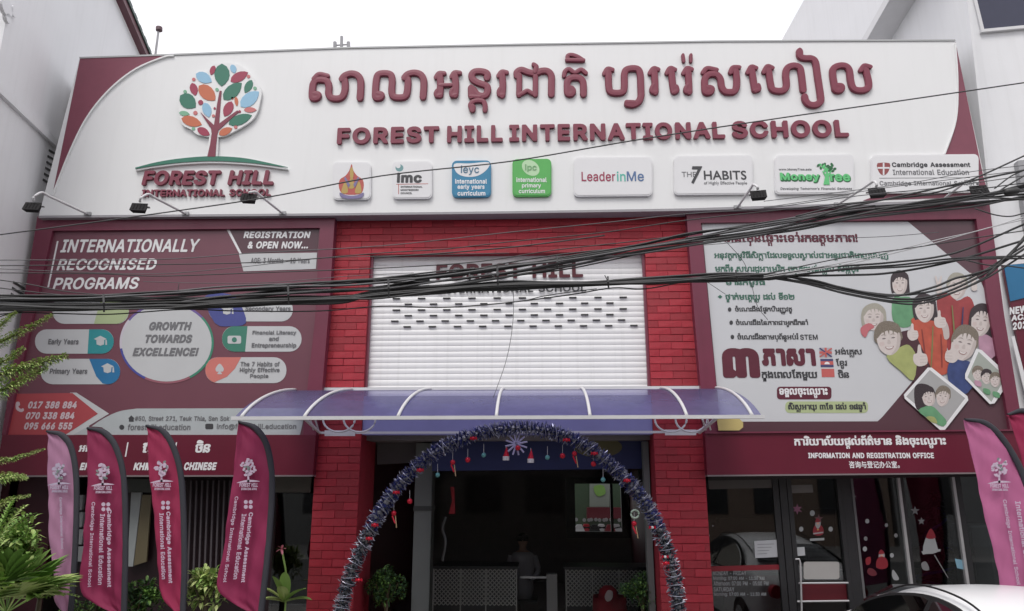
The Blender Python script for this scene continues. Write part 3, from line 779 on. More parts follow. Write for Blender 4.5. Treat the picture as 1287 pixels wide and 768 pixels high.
for (x, y, r, c) in [(337, 120, 9, 'r'), (372, 237, 13, 'c'), (345, 290, 11, 'r'), (437, 305, 8, 'r'), (443, 267, 6, 'c'), (455, 172, 9, 'l'), (293, 182, 9, 'l'), (615, 105, 9, 'r'), (648, 165, 9, 'l'), (533, 215, 6, 'o'), (570, 283, 7, 'c'), (335, 370, 9, 'l'), (550, 362, 9, 'r')]:
    obj('berry', *pxpoly([E5(*p) for p in ell(x, y, r, r, 10)], YE, .008), LC[c], em)
up_ = spx([E5(*p) for p in [(40, 568), (150, 540), (280, 520), (430, 510), (580, 518), (700, 540), (815, 566)]], 4, False)
dn_ = spx([E5(*p) for p in [(815, 572), (700, 556), (580, 544), (430, 538), (280, 545), (150, 560), (40, 578)]], 4, False)
obj('hill_backing', *pxpoly([(p[0], p[1] + 1.5) for p in up_] + [(p[0], p[1] + 1.6) for p in dn_], YF - .045, .04), M['white_board'], em)
obj('hill', *pxpoly([(p[0], p[1]) for p in up_] + [(p[0], p[1] - 1) for p in dn_], YE, .01), LC['g'], em)
raised(em, 'FOREST HILL', 179.5, 216, 344, 234, YF - .002, M['letter_maroon'], bold=.036, th=.045, italic=.12, sl=-.004)
raised(em, 'INTERNATIONAL SCHOOL', 179, 239.5, 341, 248, YF - .002, M['letter_maroon'], bold=.03, th=.035, sl=-.006)

# ---- accreditation plates
YP = YF - .045
def plate(x0, y0, x1, y1, m, label, sl=-.01):
    t = thing('logo_plate', W((x0 + x1) / 2, y1, YP), label, 'plate', 'accreditation plates on the fascia')
    obj('plate_body', *pxpoly(rrect(x0, y0, x1, y1, 6, 4, sl), YP, .043), m, t)
    obj('plate_face', *pxpoly(rrect(x0 + 1.3, y0 + 1.2, x1 - 1.3, y1 - 1.6, 5, 4, sl), YP - .006, .005), m, t)
    return t
YQ = YP - .0065
p1 = plate(418, 204, 466, 251, M['white_plate'], 'white square plate with golden royal emblem, leftmost of the row')
go, rd, pu = C('gold', (176, 150, 84)), C('emb_red', (176, 84, 76)), C('emb_purple', (120, 112, 150))
panel('emblem_print', spx([(442, 206), (444, 214), (449, 221), (456, 226), (457, 236), (452, 244), (432, 244), (426, 236), (427, 226), (434, 221), (439, 214)], 3), YQ - .001, .002, rd, p1)
for (a, b) in ((433, 240), (450, 240), (441, 234)):
    panel('emblem_print', spx([(a - 4, b + 2), (a - 1, b - 9), (a + 1, b - 12), (a + 3, b - 8), (a + 4, b + 2)], 3), YQ - .003, .002, go, p1)
panel('emblem_print', ell(442, 218, 2.4, 8, 12), YQ - .005, .002, go, p1)
for s in (-1, 1):
    panel('emblem_print', [(442 + s * 2, 232), (442 + s * 8, 222), (442 + s * 9.5, 224), (442 + s * 4, 236)], YQ - .007, .002, pu, p1)
panel('emblem_print', spx([(427, 242), (434, 245), (442, 246), (450, 245), (457, 242), (455, 248), (442, 250), (429, 248)], 3), YQ - .009, .002, pu, p1)
p2 = plate(493, 203, 543, 250, M['white_plate'], 'white square plate with small teal globe over three bold black letters')
panel('globe_print', ell(502, 211, 5, 4.6, 16), YQ - .001, .002, C('globe', (110, 150, 152)), p2)
panel('globe_print', ell(500.5, 208.5, 3, 3, 12), YQ - .003, .002, M['white_plate'], p2)
put(p2, 'imc', 498.5, 217, 530, 230, YQ, M['ink'], bold=.045)
panel('rule', [(498, 231.3), (538, 230.6), (538, 231.3), (498, 232)], YQ - .001, .002, rd, p2)
panel('rule', [(500.6, 232), (501.4, 232), (501.4, 244), (500.6, 244)], YQ - .001, .002, rd, p2)
for s, yy, x1_ in (('INTERNATIONAL', 235, 531), ('MONTESSORI', 239, 526), ('COUNCIL', 243, 518)): put(p2, s, 503.5, yy - 1.3, x1_, yy + 1, YQ, M['ink'], bold=.02)
p3 = plate(568, 202, 617, 248, C('plate_blue', (48, 124, 160)), 'blue square plate with pale oval and three white text lines')
panel('oval', spx([(571, 206), (590, 205.5), (614, 204), (612, 213), (600, 221), (585, 222), (574, 217)], 4), YQ - .001, .002, M['white_plate'], p3)
put(p3, 'ieyc', 579, 208, 602, 220, YQ - .003, C('p3ink', (70, 110, 135)), bold=.01)
for s, a, b, c, d in (('international', 572, 225, 612, 231), ('early years', 575, 232, 609, 239), ('curriculum', 575, 240, 610, 246)): put(p3, s, a, b, c, d, YQ, M['white_print'], bold=.025)
p4 = plate(644, 200, 693, 247, C('plate_green', (84, 168, 84)), 'green square plate with pale tilted oval and white text')
panel('oval', ell(667, 211, 12, 9, 20, rot=35), YQ - .001, .002, C('p4o', (176, 208, 168)), p4)
put(p4, 'ipc', 660, 206.5, 674.5, 216, YQ - .003, C('p4ink', (110, 160, 110)), bold=.015)
for s, a, b, c, d in (('international', 649, 223, 687, 229), ('primary', 656, 230.5, 680, 237), ('curriculum', 652, 237.5, 685, 243)): put(p4, s, a, b, c, d, YQ, M['white_print'], bold=.02)
p5 = plate(721, 198, 820, 247, M['white_plate'], 'white oblong plate with multicoloured thin lettering, beside the green square')
put(p5, 'Leader', 731, 216, 773.5, 228, YQ, C('li1', (150, 60, 84)), bold=.012)
put(p5, 'in', 775.5, 215.5, 786.5, 228, YQ, C('li2', (84, 176, 160)), bold=.012)
put(p5, 'Me', 788, 215.5, 809.5, 228, YQ, C('li3', (84, 110, 150)), bold=.012)
p6 = plate(847, 196, 946, 245, M['white_plate'], 'white oblong plate with black serif-style lettering and tall figure seven')
put(p6, 'THE', 857, 216, 875, 222.5, YQ, M['ink_grey'], bold=.005, font='k')
put(p6, '7', 869, 209, 884, 231, YQ - .001, M['ink'], bold=.02, italic=.2, font='k')
put(p6, 'HABITS', 885, 214.5, 938.5, 226, YQ, M['ink'], bold=.018, font='k')
put(p6, 'of Highly Effective People', 885, 228, 939, 233, YQ, M['ink_grey'], bold=.01, font='k')
p7 = plate(974, 195, 1073, 244, M['white_plate'], 'white oblong plate with green lettering and small green tree')
put(p7, 'www.MoneyTree.asia', 979, 211.5, 1020, 215, YQ, M['ink_grey'], bold=.02)
gd, gl = C('mt_dark', (40, 100, 60)), C('mt_light', (96, 190, 120))
put(p7, 'Money', 981.5, 218, 1032, 230.5, YQ, gd, bold=.085); put(p7, 'Money', 981, 217, 1030.5, 229, YQ - .004, gl, bold=.03)
put(p7, 'ree', 1044, 219.5, 1070, 229, YQ, gd, bold=.085); put(p7, 'ree', 1043.5, 218.5, 1069, 228, YQ - .004, gl, bold=.03)
for i in range(26):
    a = R.uniform(0, 6.28); r_ = R.uniform(2, 10)
    panel('tree_print', ell(1039 + r_ * 1.25 * math.cos(a), 211 + r_ * .72 * math.sin(a), 2.2, 1.6, 8, rot=R.uniform(0, 180)), YQ - .0010 - .0002 * i, .001, gd if i % 3 else gl, p7)
panel('tree_print', [(1035, 232), (1037, 222), (1033, 214), (1038, 219), (1039, 209), (1041, 218), (1046, 213), (1042, 222), (1043, 232)], YQ - .009, .002, gl, p7)
put(p7, "Developing Tomorrow's Financial Geniuses", 981, 235.5, 1071, 239.5, YQ, M['ink_grey'], bold=.015, italic=.15)
p8 = plate(1095, 195, 1230, 243, M['white_plate'], 'white oblong plate with red quartered shield at the right end of the row')
panel('shield', spx([(1103, 205), (1118, 205), (1118, 212), (1115, 218), (1110.5, 220.5), (1106, 218), (1103, 212)], 2), YQ - .001, .002, C('shield', (140, 72, 72)), p8)
panel('shield_cross', [(1109.6, 204.5), (1111.6, 204.5), (1111.6, 220), (1109.6, 220)], YQ - .003, .002, M['white_plate'], p8)
panel('shield_cross', [(1103, 210), (1118, 210), (1118, 212), (1103, 212)], YQ - .0035, .002, M['white_plate'], p8)
put(p8, 'Cambridge Assessment', 1121.5, 204, 1220, 211.5, YQ, M['ink'], bold=.028)
put(p8, 'International Education', 1122.5, 213, 1218, 220, YQ, M['ink_grey'], bold=.012)
panel('rule', [(1105, 223.6), (1219, 223), (1219, 223.7), (1105, 224.3)], YQ - .001, .002, M['ink_grey'], p8)
put(p8, 'Cambridge International School', 1106, 227.5, 1225, 234.5, YQ, M['ink_grey'], bold=.012)
# ================================================================= LEFT HOARDING
YR = -.15; YN = -.10          # frame front, panel face
lh = thing('hoarding', W(215, 597, YR), 'framed maroon hoarding with white headline and coloured pills, left of the bricks', 'hoarding')
obj('frame', *pxpoly([(47, 272), (421, 268.5), (420, 286), (66, 290)], YR, .35), M['frame_maroon'], lh)
obj('frame', *pxpoly([(47, 272), (66, 290), (19, 494), (7, 547), (2, 547)], YR, .35), M['frame_maroon'], lh)
obj('frame', *pxpoly([(421, 268.5), (402, 286), (396, 400), (386, 490), (381, 547), (397, 547), (405, 487), (414, 380)], YR - .002, .35), M['frame_maroon'], lh)
obj('face', *pxpoly([(62, 287), (404, 284), (398, 400), (388, 492), (383, 549), (5, 549), (16, 494)], YN, .1), M['poster_maroon'], lh)
obj('lower_band', *pxpoly([(3, 546.6), (397, 546.6), (393, 597), (-6, 597.5)], YR - .004, .36), M['band_maroon'], lh)
obj('band_lip', *pxpoly([(-6, 597.5), (393, 597), (393, 599), (-6, 599.5)], YR - .01, .37), C('lip', (120, 110, 112)), lh)
L0 = YN - .001
def lay(k): return YN - .002 - .002 * k
obj('corner_print', *pxpoly([(286, 288), (401, 286), (399, 316), (302, 319)], lay(0), .002), M['poster_dark'], lh)
obj('corner_print', *pxpoly([(284.5, 288), (288, 288), (303.5, 318), (305, 327), (301.5, 320)], lay(1), .002), M['white_print'], lh)
obj('age_box', *pxpoly([(300, 319), (398.5, 317.5), (397, 338), (306, 341)], lay(1.5), .002), M['pill_white'], lh)
for (s, a, b, c, d, sl) in (('INTERNATIONALLY', 75.5, 300, 250, 316.5, -.004), ('RECOGNISED', 71, 324.5, 196, 339, -.006), ('PROGRAMS', 66, 348, 174, 363, -.006)):
    put(lh, s, a, b + 1, c, d + 1, lay(0), M['white_print'], bold=.022, italic=.18, sl=sl)
obj('rule', *pxpoly([(71.5, 303), (73.5, 303), (61.5, 361), (59.5, 361)], lay(0), .003), M['white_print'], lh)
put(lh, 'REGISTRATION', 306, 291, 390, 299.5, lay(1), M['white_print'], bold=.035, italic=.15)
put(lh, '& OPEN NOW...', 311, 303.5, 387, 312.5, lay(1), M['white_print'], bold=.035, italic=.15)
put(lh, 'AGE: 3 Months - 18 Years', 315, 324, 389, 331, lay(2.5), M['ink_grey'], bold=.02)
# circle with coloured ring
cx, cy, rx, ry = 209.5, 431, 58, 50
for a0, a1, c in ((150, 215, (196, 190, 200)), (60, 118, (150, 92, 104)), (118, 172, (72, 76, 150)), (-40, 60, (60, 132, 108)), (215, 320, (110, 90, 150))):
    P = ell(cx, cy, rx + 1.2, ry + 1.2, 16, a0, a1); Q = ell(cx, cy, rx - 6, ry - 6, 16, a0, a1)
    obj('ring', *pxpoly(P + Q[::-1], lay(1) - .0003 * (a0 % 7), .002), C('ring%d' % a0, c), lh)
obj('circle', *pxpoly(ell(cx, cy, rx - 1.5, ry - 1.5, 44), lay(2), .002), M['pill_white'], lh)
for (s, a, b, c, d) in (('GROWTH', 187, 404.5, 240, 415), ('TOWARDS', 182, 420.5, 241, 431), ('EXCELLENCE!', 166.5, 437, 249, 447.5)):
    put(lh, s, a, b, c, d, lay(3), M['ink_grey'], bold=.04, italic=.18)
def pill(side, x0, y0, x1, y1, xd, cc, icon):
    r = (y1 - y0) / 2
    obj('pill', *pxpoly(rrect(x0, y0, x1, y1, r * .96, 6, 0), lay(1 + .2), .002), M['pill_white'], lh)
    k = 6
    if side == 'L':
        P = [(xd, y0)] + [(x1 - r + r * math.cos(t), (y0 + y1) / 2 + r * math.sin(t)) for t in [math.radians(-90 + 180 * i / 12) for i in range(13)]] + [(xd + (6 if icon == 'cap2' else -2), y1)]
        if icon == 'cap2': P = P[:-1] + [(x1 - r - 6, y1 - 1), (xd + 9, y1 - 10)]
    else:
        P = [(xd, y0)] + [(x0 + r + r * math.cos(t), (y0 + y1) / 2 + r * math.sin(t)) for t in [math.radians(-90 - 180 * i / 12) for i in range(13)]] + [(xd - (3 if icon != 'tree' else 34), y1 - (0 if icon != 'tree' else 1))]
        if icon == 'tree': P = P + [(xd - 18, y1 - 8), (xd - 8, y1 - 18)]
    obj('pill_end', *pxpoly(P, lay(2.2), .002), cc, lh)
teal, blue2, grn, org, vio, lim = C('teal', (46, 140, 146)), C('pblue', (38, 112, 160)), C('pgreen', (60, 122, 104)), C('porange', (200, 116, 108)), C('pviolet', (70, 76, 140)), C('plime', (168, 182, 140))
obj('pill', *pxpoly(rrect(66, 372, 162, 407, 15, 6), lay(1.2), .002), M['pill_white'], lh)
obj('pill_end', *pxpoly([(128, 372), (147, 372)] + [(147 + 15 * math.cos(t), 389 + 17.6 * math.sin(t)) for t in [math.radians(-80 + 160 * i / 10) for i in range(11)]] + [(147, 407), (118, 407)], lay(2.2), .002), lim, lh)
put(lh, 'For Daycare', 72, 384, 114, 391, lay(3.4), M['ink_grey'], bold=.02)
pill('L', 44, 414, 143, 444.5, 112, teal, 'cap'); put(lh, 'Early Years', 60, 426, 98, 434.5, lay(3.4), M['ink_grey'], bold=.02)
pill('L', 51, 451, 151, 483, 112, blue2, 'cap2'); put(lh, 'Primary Years', 62, 463, 109, 471.5, lay(3.4), M['ink_grey'], bold=.02)
pill('R', 262, 374, 368, 404, 298, vio, 'cap'); put(lh, 'Secondary Years', 308, 385, 365, 392, lay(3.4), M['ink_grey'], bold=.02)
obj('pill_end', *pxpoly(spx([(258, 372), (290, 370), (303, 384), (309, 406), (290, 410), (270, 406)], 3), lay(2.6), .002), vio, lh)
pill('R', 279, 410, 379, 442, 311, grn, 'note')
for s, a, b, c, d in (('Financial Literacy', 317, 415.5, 372, 421.5), ('and', 338, 423, 350, 428.5), ('Entrepreneurship', 316, 431, 372, 438)): put(lh, s, a, b, c, d, lay(3.4), M['ink_grey'], bold=.025)
pill('R', 258, 449, 360, 481.5, 303, org, 'tree')
for s, a, b, c, d in (('The 7 Habits of', 302, 454.5, 351, 460.5), ('Highly Effective', 301, 462, 351, 469), ('People', 314, 470, 337, 476)): put(lh, s, a, b, c, d, lay(3.4), M['ink_grey'], bold=.02)
def cap_icon(x, y):
    obj('icon', *pxpoly([(x - 8, y - 2), (x, y - 6), (x + 8, y - 2), (x, y + 2)], lay(3.4), .002), M['pill_white'], lh)
    obj('icon', *pxpoly([(x - 5, y), (x + 5, y), (x + 4.5, y + 5), (x, y + 6.5), (x - 4.5, y + 5)], lay(3.2), .002), M['pill_white'], lh)
    obj('icon', *pxpoly([(x + 6.5, y - 1), (x + 8, y - 1), (x + 8.6, y + 5.5), (x + 6.3, y + 5.5)], lay(3.4), .002), M['pill_white'], lh)
cap_icon(126, 428); cap_icon(135, 462.5); cap_icon(285, 389)
obj('icon', *pxpoly(rrect(286, 422, 303, 432, 2, 3), lay(3.2), .002), M['pill_white'], lh)
obj('icon', *pxpoly(ell(294.5, 427, 3.2, 3.2, 12), lay(4.4), .002), grn, lh)
obj('icon', *pxpoly(spx([(276, 457), (281, 463), (280, 467), (277, 467), (279, 470), (273, 470), (275, 467), (272, 467), (271, 463)], 3), lay(3.4), .002), M['pill_white'], lh)
# telephone arrow and address strip
obj('arrow_border', *pxpoly([(88, 493.5), (96, 493.5), (137, 520), (92, 547), (80, 547)], lay(1), .002), M['pill_white'], lh)
obj('arrow', *pxpoly([(18, 495), (91, 494), (123, 520), (82, 546.5), (8, 546.5)], lay(2), .002), C('arrow_red', (168, 70, 76)), lh)
for s, a, b, c, d in (('017 388 884', 35, 504.5, 96, 513.5), ('070 338 884', 32, 518, 93, 527), ('095 666 555', 30, 531, 90.5, 540)): put(lh, s, a, b, c, d, lay(3), C('tel_white', (208, 190, 196)), bold=.04, italic=.15)
obj('icon', *pxpoly(spx([(20, 506), (24, 505), (25, 509), (23, 511), (26, 514), (29, 513), (30, 516), (26, 518), (20, 514)], 3), lay(3), .002), C('tel_white', (208, 190, 196)), lh)
obj('address_strip', *pxpoly(spx([(115, 536), (130, 526), (150, 517), (172, 513.5)], 4, False) + [(385, 513), (377, 546.5), (141, 546.5), (128, 537)], lay(1.4), .002), C('strip', (172, 178, 180)), lh)
obj('address_strip', *pxpoly([(92, 546.5), (112, 535), (112, 546.5)], lay(1.4), .002), C('strip', (172, 178, 180)), lh)
for s, a, b, c, d in (('#50, Street 271, Teuk Thla, Sen Sok', 169, 523, 288, 530), ('foresthill.education', 160, 533, 239, 540.5), ('info@foresthill.education', 272, 532.5, 372, 540.5)): put(lh, s, a, b, c, d, lay(2.6), M['ink_grey'], bold=.015)
obj('icon', *pxpoly([(161, 526), (165, 522), (169, 526), (168, 526), (168, 530), (162, 530), (162, 526)], lay(2.6), .002), M['ink'], lh)
obj('icon', *pxpoly(ell(153, 537, 3.2, 3.2, 12), lay(2.6), .002), M['ink'], lh)
obj('icon', *pxpoly(rrect(258, 532.5, 268, 539.5, 1.5, 2), lay(2.6), .002), M['ink'], lh)
YB = YR - .0045
for s, a, b, c, d in (('អង់គ្លេស', 98, 556, 136, 572), ('ខ្មែរ', 178, 556, 203, 574), ('ចិន', 245, 553, 264, 569)): put(lh, s, a, b, c, d, YB, M['white_print'], bold=.035, italic=.1)
for x in (158, 219): obj('rule', *pxpoly([(x + 2, 556), (x + 3.6, 556), (x + .4, 574), (x - 1.2, 574)], YB - .002, .002), M['white_print'], lh)
for s, a, b, c, d in (('ENGLISH', 100, 581.5, 142, 591), ('KHMER', 167.5, 581.5, 203, 591), ('CHINESE', 231, 581, 272, 591)): put(lh, s, a, b, c, d, YB, M['white_print'], bold=.045, italic=.18)

# ================================================================= RIGHT HOARDING
rh = thing('hoarding', W(1070, 595, YR), 'framed hoarding with Khmer text and laughing children, right of the bricks', 'hoarding')
obj('frame', *pxpoly([(862.5, 265), (1243, 252.5), (1228, 275), (880, 280)], YR, .35), M['frame_maroon'], rh)
obj('frame', *pxpoly([(862.5, 265), (881, 280), (892, 400), (905, 530), (906, 547), (886, 547), (873, 400)], YR - .002, .35), M['frame_maroon'], rh)
obj('frame', *pxpoly([(1243, 252.5), (1262, 395), (1281, 510), (1286, 542), (1270, 542), (1262, 495), (1244, 395), (1227, 275)], YR - .002, .35), M['frame_maroon'], rh)
obj('face', *pxpoly([(878, 279), (1230, 274), (1247, 395), (1266, 495), (1272, 544), (903, 548)], YN, .1), M['poster_dark'], rh)
obj('lower_band', *pxpoly([(886, 544.5), (1286, 541), (1293, 593), (889, 597)], YR - .004, .36), M['band_maroon'], rh)
obj('band_lip', *pxpoly([(889, 597), (1293, 593), (1293, 595), (889, 599)], YR - .01, .37), C('lip', (120, 110, 112)), rh)
obj('ledge', *pxpoly([(886, 543), (1286, 539.5), (1286, 541.5), (886, 545)], YR - .03, .03), M['frame_maroon'], rh)
obj('poster_white', *pxpoly([(882, 280), (1141, 278.5), (1221, 345), (1232, 352), (1238, 366), (1240, 376), (1248, 384), (1258, 432), (1244, 450), (1225, 462), (1190, 480), (1170, 460), (1148, 478), (1109, 524), (1103, 529.5), (905, 530)], lay(0), .002), M['poster_white'], rh)
# shirts, hands and faces of the printed children
PRINT = [0]
def pr(pts, c, curve=True, k=3):
    PRINT[0] += 1
    if curve and len(pts) > 8: pts = [(p[0] + R.uniform(-.35, .35), p[1] + R.uniform(-.35, .35)) for p in pts]
    return obj('print', *pxpoly(spx(pts, k) if curve else pts, lay(1) - .00012 * PRINT[0], .0001), c, rh)
skin = C('pr_skin', (204, 194, 190), var=.05, scale=30); skin2 = C('pr_skin2', (188, 177, 173)); hair = C('pr_hair', (58, 48, 52), var=.4, scale=70); hairb = C('pr_hairb', (122, 112, 100), var=.3, scale=70); hairp = C('pr_hairp', (162, 158, 146), var=.12, scale=70)
cg, co, cr_, cy_, cb, cp = C('pr_green', (100, 150, 112), var=.16, scale=9), C('pr_orange', (178, 84, 66), var=.16, scale=9), C('pr_red', (152, 64, 66), var=.18, scale=9), C('pr_lime', (160, 166, 106), var=.14, scale=9), C('pr_blue', (58, 72, 120), var=.25, scale=9), C('pr_pink', (180, 140, 160), var=.14, scale=9)
lip, tooth, eye = C('pr_lip', (160, 130, 128)), C('pr_tooth', (222, 219, 216)), C('pr_eye', (120, 110, 110))
dark = C('pr_dark', (74, 44, 52))
def kid(x, y, rx, ry, hc, long=False, tilt=0, bangs=.45, sk=None, open_=True):
    rx *= 1.06; ry *= 1.04
    sk = sk or skin; c, s = math.cos(math.radians(tilt)), math.sin(math.radians(tilt))
    def T(u, v): u *= rx; v *= ry; return (x + u * c - v * s, y + u * s + v * c)
    if long: pr([T(*p) for p in [(-1.05, .8), (-1.22, 0), (-1.1, -.8), (-.4, -1.25), (.4, -1.25), (1.1, -.8), (1.25, 0), (1.3, 1.0), (.8, .9), (-.7, .8)]], hc)
    else: pr([T(*p) for p in [(-1.08, .1), (-1.12, -.6), (-.6, -1.18), (.2, -1.25), (.9, -.95), (1.1, -.4), (1.06, .1), (0, .3)]], hc)
    pr([T(*p) for p in [(-.92, -.5), (-.95, .1), (-.75, .65), (-.25, 1.0), (.25, 1.0), (.75, .65), (.95, .1), (.92, -.5), (.3, -.86), (-.4, -.82)]], sk)
    pr([T(*p) for p in [(-.95, -.15), (-1.0, -.75), (-.3, -1.15), (.5, -1.1), (1.0, -.6), (.95, -.15), (.7, -bangs), (.1, -bangs - .22), (-.5, -bangs - .05)]], hc)
    pr([T(*p) for p in [(.93, -.4), (.96, .1), (.76, .65), (.26, 1.0), (.1, .98), (.5, .6), (.66, .1), (.72, -.3)]], skin2)
    pr([T(*p) for p in [(-.8, .15), (-.45, .1), (-.4, .32), (-.7, .38)]], C('pr_blush', (200, 184, 180)))
    for q in range(5):
        u_ = -.8 + q * .38; pr([T(*p) for p in [(u_, -bangs - .3), (u_ + .2, -bangs - .32), (u_ + .12 + R.uniform(-.1, .1), -bangs + .08 + R.uniform(0, .12))]], hc, False)
    for e in (-.38, .38):
        pr([T(*p) for p in [(e - .17, -.1), (e, -.16), (e + .17, -.1), (e, -.06)]], eye)
        pr([T(*p) for p in [(e - .24, -.3), (e, -.4), (e + .24, -.3), (e, -.34)]], C('pr_brow', (150, 138, 130)))
    pr([T(*p) for p in [(-.08, .02), (.08, .02), (.14, .24), (0, .3), (-.14, .24)]], skin2)
    pr([T(*p) for p in [(-.36, .44), (0, .5), (.36, .44), (.2, .64), (-.2, .64)]], lip)
    pr([T(*p) for p in [(-.28, .47), (0, .52), (.28, .47), (.16, .58), (-.16, .58)]], tooth)
def thumb(x, y, s=1.0, m=1):
    pr([(x - 6 * m * s, y - 2 * s), (x - 2 * m * s, y - 4 * s), (x - 1 * m * s, y - 12 * s), (x + 2 * m * s, y - 12 * s), (x + 3 * m * s, y - 4 * s), (x + 8 * m * s, y - 2 * s), (x + 9 * m * s, y + 8 * s), (x, y + 11 * s), (x - 6 * m * s, y + 6 * s)], skin)
    for i in range(3):
        yy = y + (i * 3.4 - .5) * s; pr([(x + 1 * m * s, yy), (x + 8.4 * m * s, yy - .3 * s), (x + 8.4 * m * s, yy + .4 * s), (x + 1 * m * s, yy + .7 * s)], skin2, False)
pr([(1178, 372), (1190, 368), (1203, 378), (1216, 372), (1223, 380), (1224, 400), (1212, 440), (1192, 440), (1180, 400)], cr_)
kid(1203, 361, 11, 14, hairp, tilt=4, bangs=.7)
pr([(1122, 376), (1132, 373), (1147, 376), (1150, 404), (1135, 412), (1122, 402)], cg)
kid(1131, 357, 9, 13, hair, long=True)
kid(1098, 400, 12, 14, hairp, long=True, bangs=.6)
pr([(1082, 412), (1092, 406), (1099, 411), (1092, 416), (1088, 424), (1083, 420)], C('pr_salmon', (186, 106, 112)))
pr([(1232, 418), (1256, 414), (1258, 434), (1245, 452), (1232, 444)], cp)
kid(1233, 404, 12, 17, hair, long=True, tilt=8, bangs=.55)
pr([(1250, 400), (1255, 398), (1257, 420), (1253, 434), (1248, 420)], skin)
pr([(1128, 420), (1150, 415), (1160, 430), (1180, 470), (1162, 474), (1148, 480), (1128, 440)], dark)
pr([(1145, 402), (1160, 402), (1176, 400), (1190, 410), (1190, 440), (1193, 466), (1176, 470), (1160, 440)], co)
kid(1162, 389, 11.5, 15, hair, long=True, tilt=-2)
pr([(1184, 412), (1178, 408), (1176, 402), (1186, 401), (1192, 410), (1193, 424), (1187, 426)], skin2)
thumb(1180, 402, .95, 1); thumb(1146, 418, .9, 1)
for (a, b, c, d) in ((1158, 414, 1164, 460), (1172, 410, 1170, 466), (1182, 420, 1184, 462), (1196, 384, 1200, 430), (1210, 386, 1207, 432), (1136, 440, 1142, 468), (1205, 466, 1208, 488)):
    pr([(a, b), (a + 1.2, b), ((a + c) / 2 + 1.6, (b + d) / 2), (c + .6, d), (c - .6, d), ((a + c) / 2 - .4, (b + d) / 2)], C('pr_fold%d' % (a % 3), [(128, 56, 52), (120, 48, 50), (120, 122, 78)][a % 3] if a < 1200 else (44, 54, 96)), False)
for (x, y, s_) in ((1180, 356, -1), (1224, 352, 1)):
    pr([(x - 3, y + 12), (x - 3, y), (x - 5 * 1, y - 8), (x - 3, y - 9), (x - .5, y - 2), (x + 2, y - 9), (x + 4, y - 8), (x + 3, y), (x + 4, y + 12)], skin)
pr([(1132, 436), (1143, 434), (1152, 450), (1148, 478), (1132, 466), (1114, 448)], cy_)
kid(1117, 427, 14.5, 18, hairb, tilt=-6, bangs=.42)
thumb(1155, 448, 1.15, 1)
pr([(1192, 458), (1204, 452), (1222, 456), (1230, 470), (1216, 494), (1204, 492), (1192, 478)], cb)
kid(1212, 433, 14, 19, hairb, tilt=12, bangs=.5)
thumb(1198, 444, 1.1, -1)
# diamonds
def dia(pts): pr(pts, M['white_print'], False)
dia([(1166, 462), (1171, 462), (1216, 498), (1217, 503), (1188, 540), (1182, 541), (1137, 501), (1136, 496)])
pr([(1168.5, 465), (1213, 500.5), (1185.5, 537), (1139, 498.5)], C('pr_ph1', (164, 164, 164)), False)
pr([(1150, 486), (1158, 482), (1170, 486), (1176, 500), (1170, 512), (1160, 516), (1152, 514), (1149, 500)], hair)
kid(1167, 499, 8, 11, hair, tilt=-14, bangs=.4); kid(1185, 499, 8, 11, hairb, tilt=8)
pr([(1154, 516), (1170, 510), (1182, 520), (1190, 530), (1184, 536), (1170, 528)], cg)
pr([(1164, 524), (1174, 524), (1178, 532), (1170, 530)], cy_); 
dia([(1227, 438), (1234, 440), (1266, 470), (1267, 482), (1250, 507), (1244, 508), (1213, 476), (1213, 470)])
pr([(1230, 442), (1264, 474), (1246, 505), (1216, 474)], C('pr_ph2', (160, 166, 158)), False)
for (x, y) in ((1229, 470), (1240, 474), (1251, 478)): kid(x, y, 6, 8, hairb if x != 1240 else hair)
for (x, y) in ((1225, 478), (1236, 488), (1248, 492)): pr([(x, y), (x + 8, y + 2), (x + 8, y + 8), (x + 1, y + 6)], [cg, cp, cb][x % 3])
G = M['ink_green']
YT = lay(1)
for (s, a, b, c, d, m, bo) in (('ភាពជម្រើនឆ្ពោះទៅរកឧត្តមភាព!', 897, 291, 1079, 309, M['ink_maroon'], .03), ('អនុវត្តកម្មវិធីសិក្សាដែលទទួលស្គាល់ជាអន្តរជាតិពេញលេញ', 898, 315.5, 1117, 327.5, G, .02),
        ('មកពី៖ សហរដ្ឋអាមេរិក ចក្រភពអង់គ្លេស សិង្ហបុរី', 899, 332, 1081, 345, G, .02), ('មានកម្មវិធី', 912, 351, 962, 361, G, .02), ('ថ្នាក់មត្តេយ្យ ដល់ ទី១២', 912, 367.5, 999, 380, G, .025),
        ('ចំណេះដឹងផ្នែកហិរញ្ញវត្ថុ', 924, 384, 996, 395, M['ink'], .02), ('ចំណេះដឹងនៃភាពជាអ្នកដឹកនាំ', 925, 401, 1016, 411, M['ink'], .02), ('ចំណេះដឹងតាមប្រព័ន្ធអប់រំ', 927, 418.5, 1004, 429.5, M['ink'], .02),
        ('៣', 909, 437.5, 956, 475, M['ink_maroon'], .07), ('ភាសា', 958, 438, 1026, 460, M['ink_maroon'], .06), ('ក្នុងពេលតែមួយ', 958, 464, 1028, 479.5, M['ink'], .03), ('អង់គ្លេស', 1050, 436.5, 1084, 449, M['ink'], .02),
        ('ខ្មែរ', 1051.5, 450.5, 1065.5, 463.5, M['ink'], .02), ('ចិន', 1053.5, 464.5, 1067.5, 475, M['ink'], .02)):
    put(rh, s, a, b, c, d, YT, m, bold=bo)
put(rh, 'STEM', 1006, 420.5, 1028, 427, YT, M['ink'], bold=.015)
for (x, y) in ((905, 373),): panel('bullet', [(x, y - 2.5), (x + 3, y), (x, y + 2.5), (x - 3, y)], YT - .002, .002, G, rh)
for (x, y) in ((917, 389), (919, 405.5), (920.5, 423.5)): panel('bullet', ell(x, y, 2.3, 2.8, 10), YT - .002, .002, M['ink'], rh)
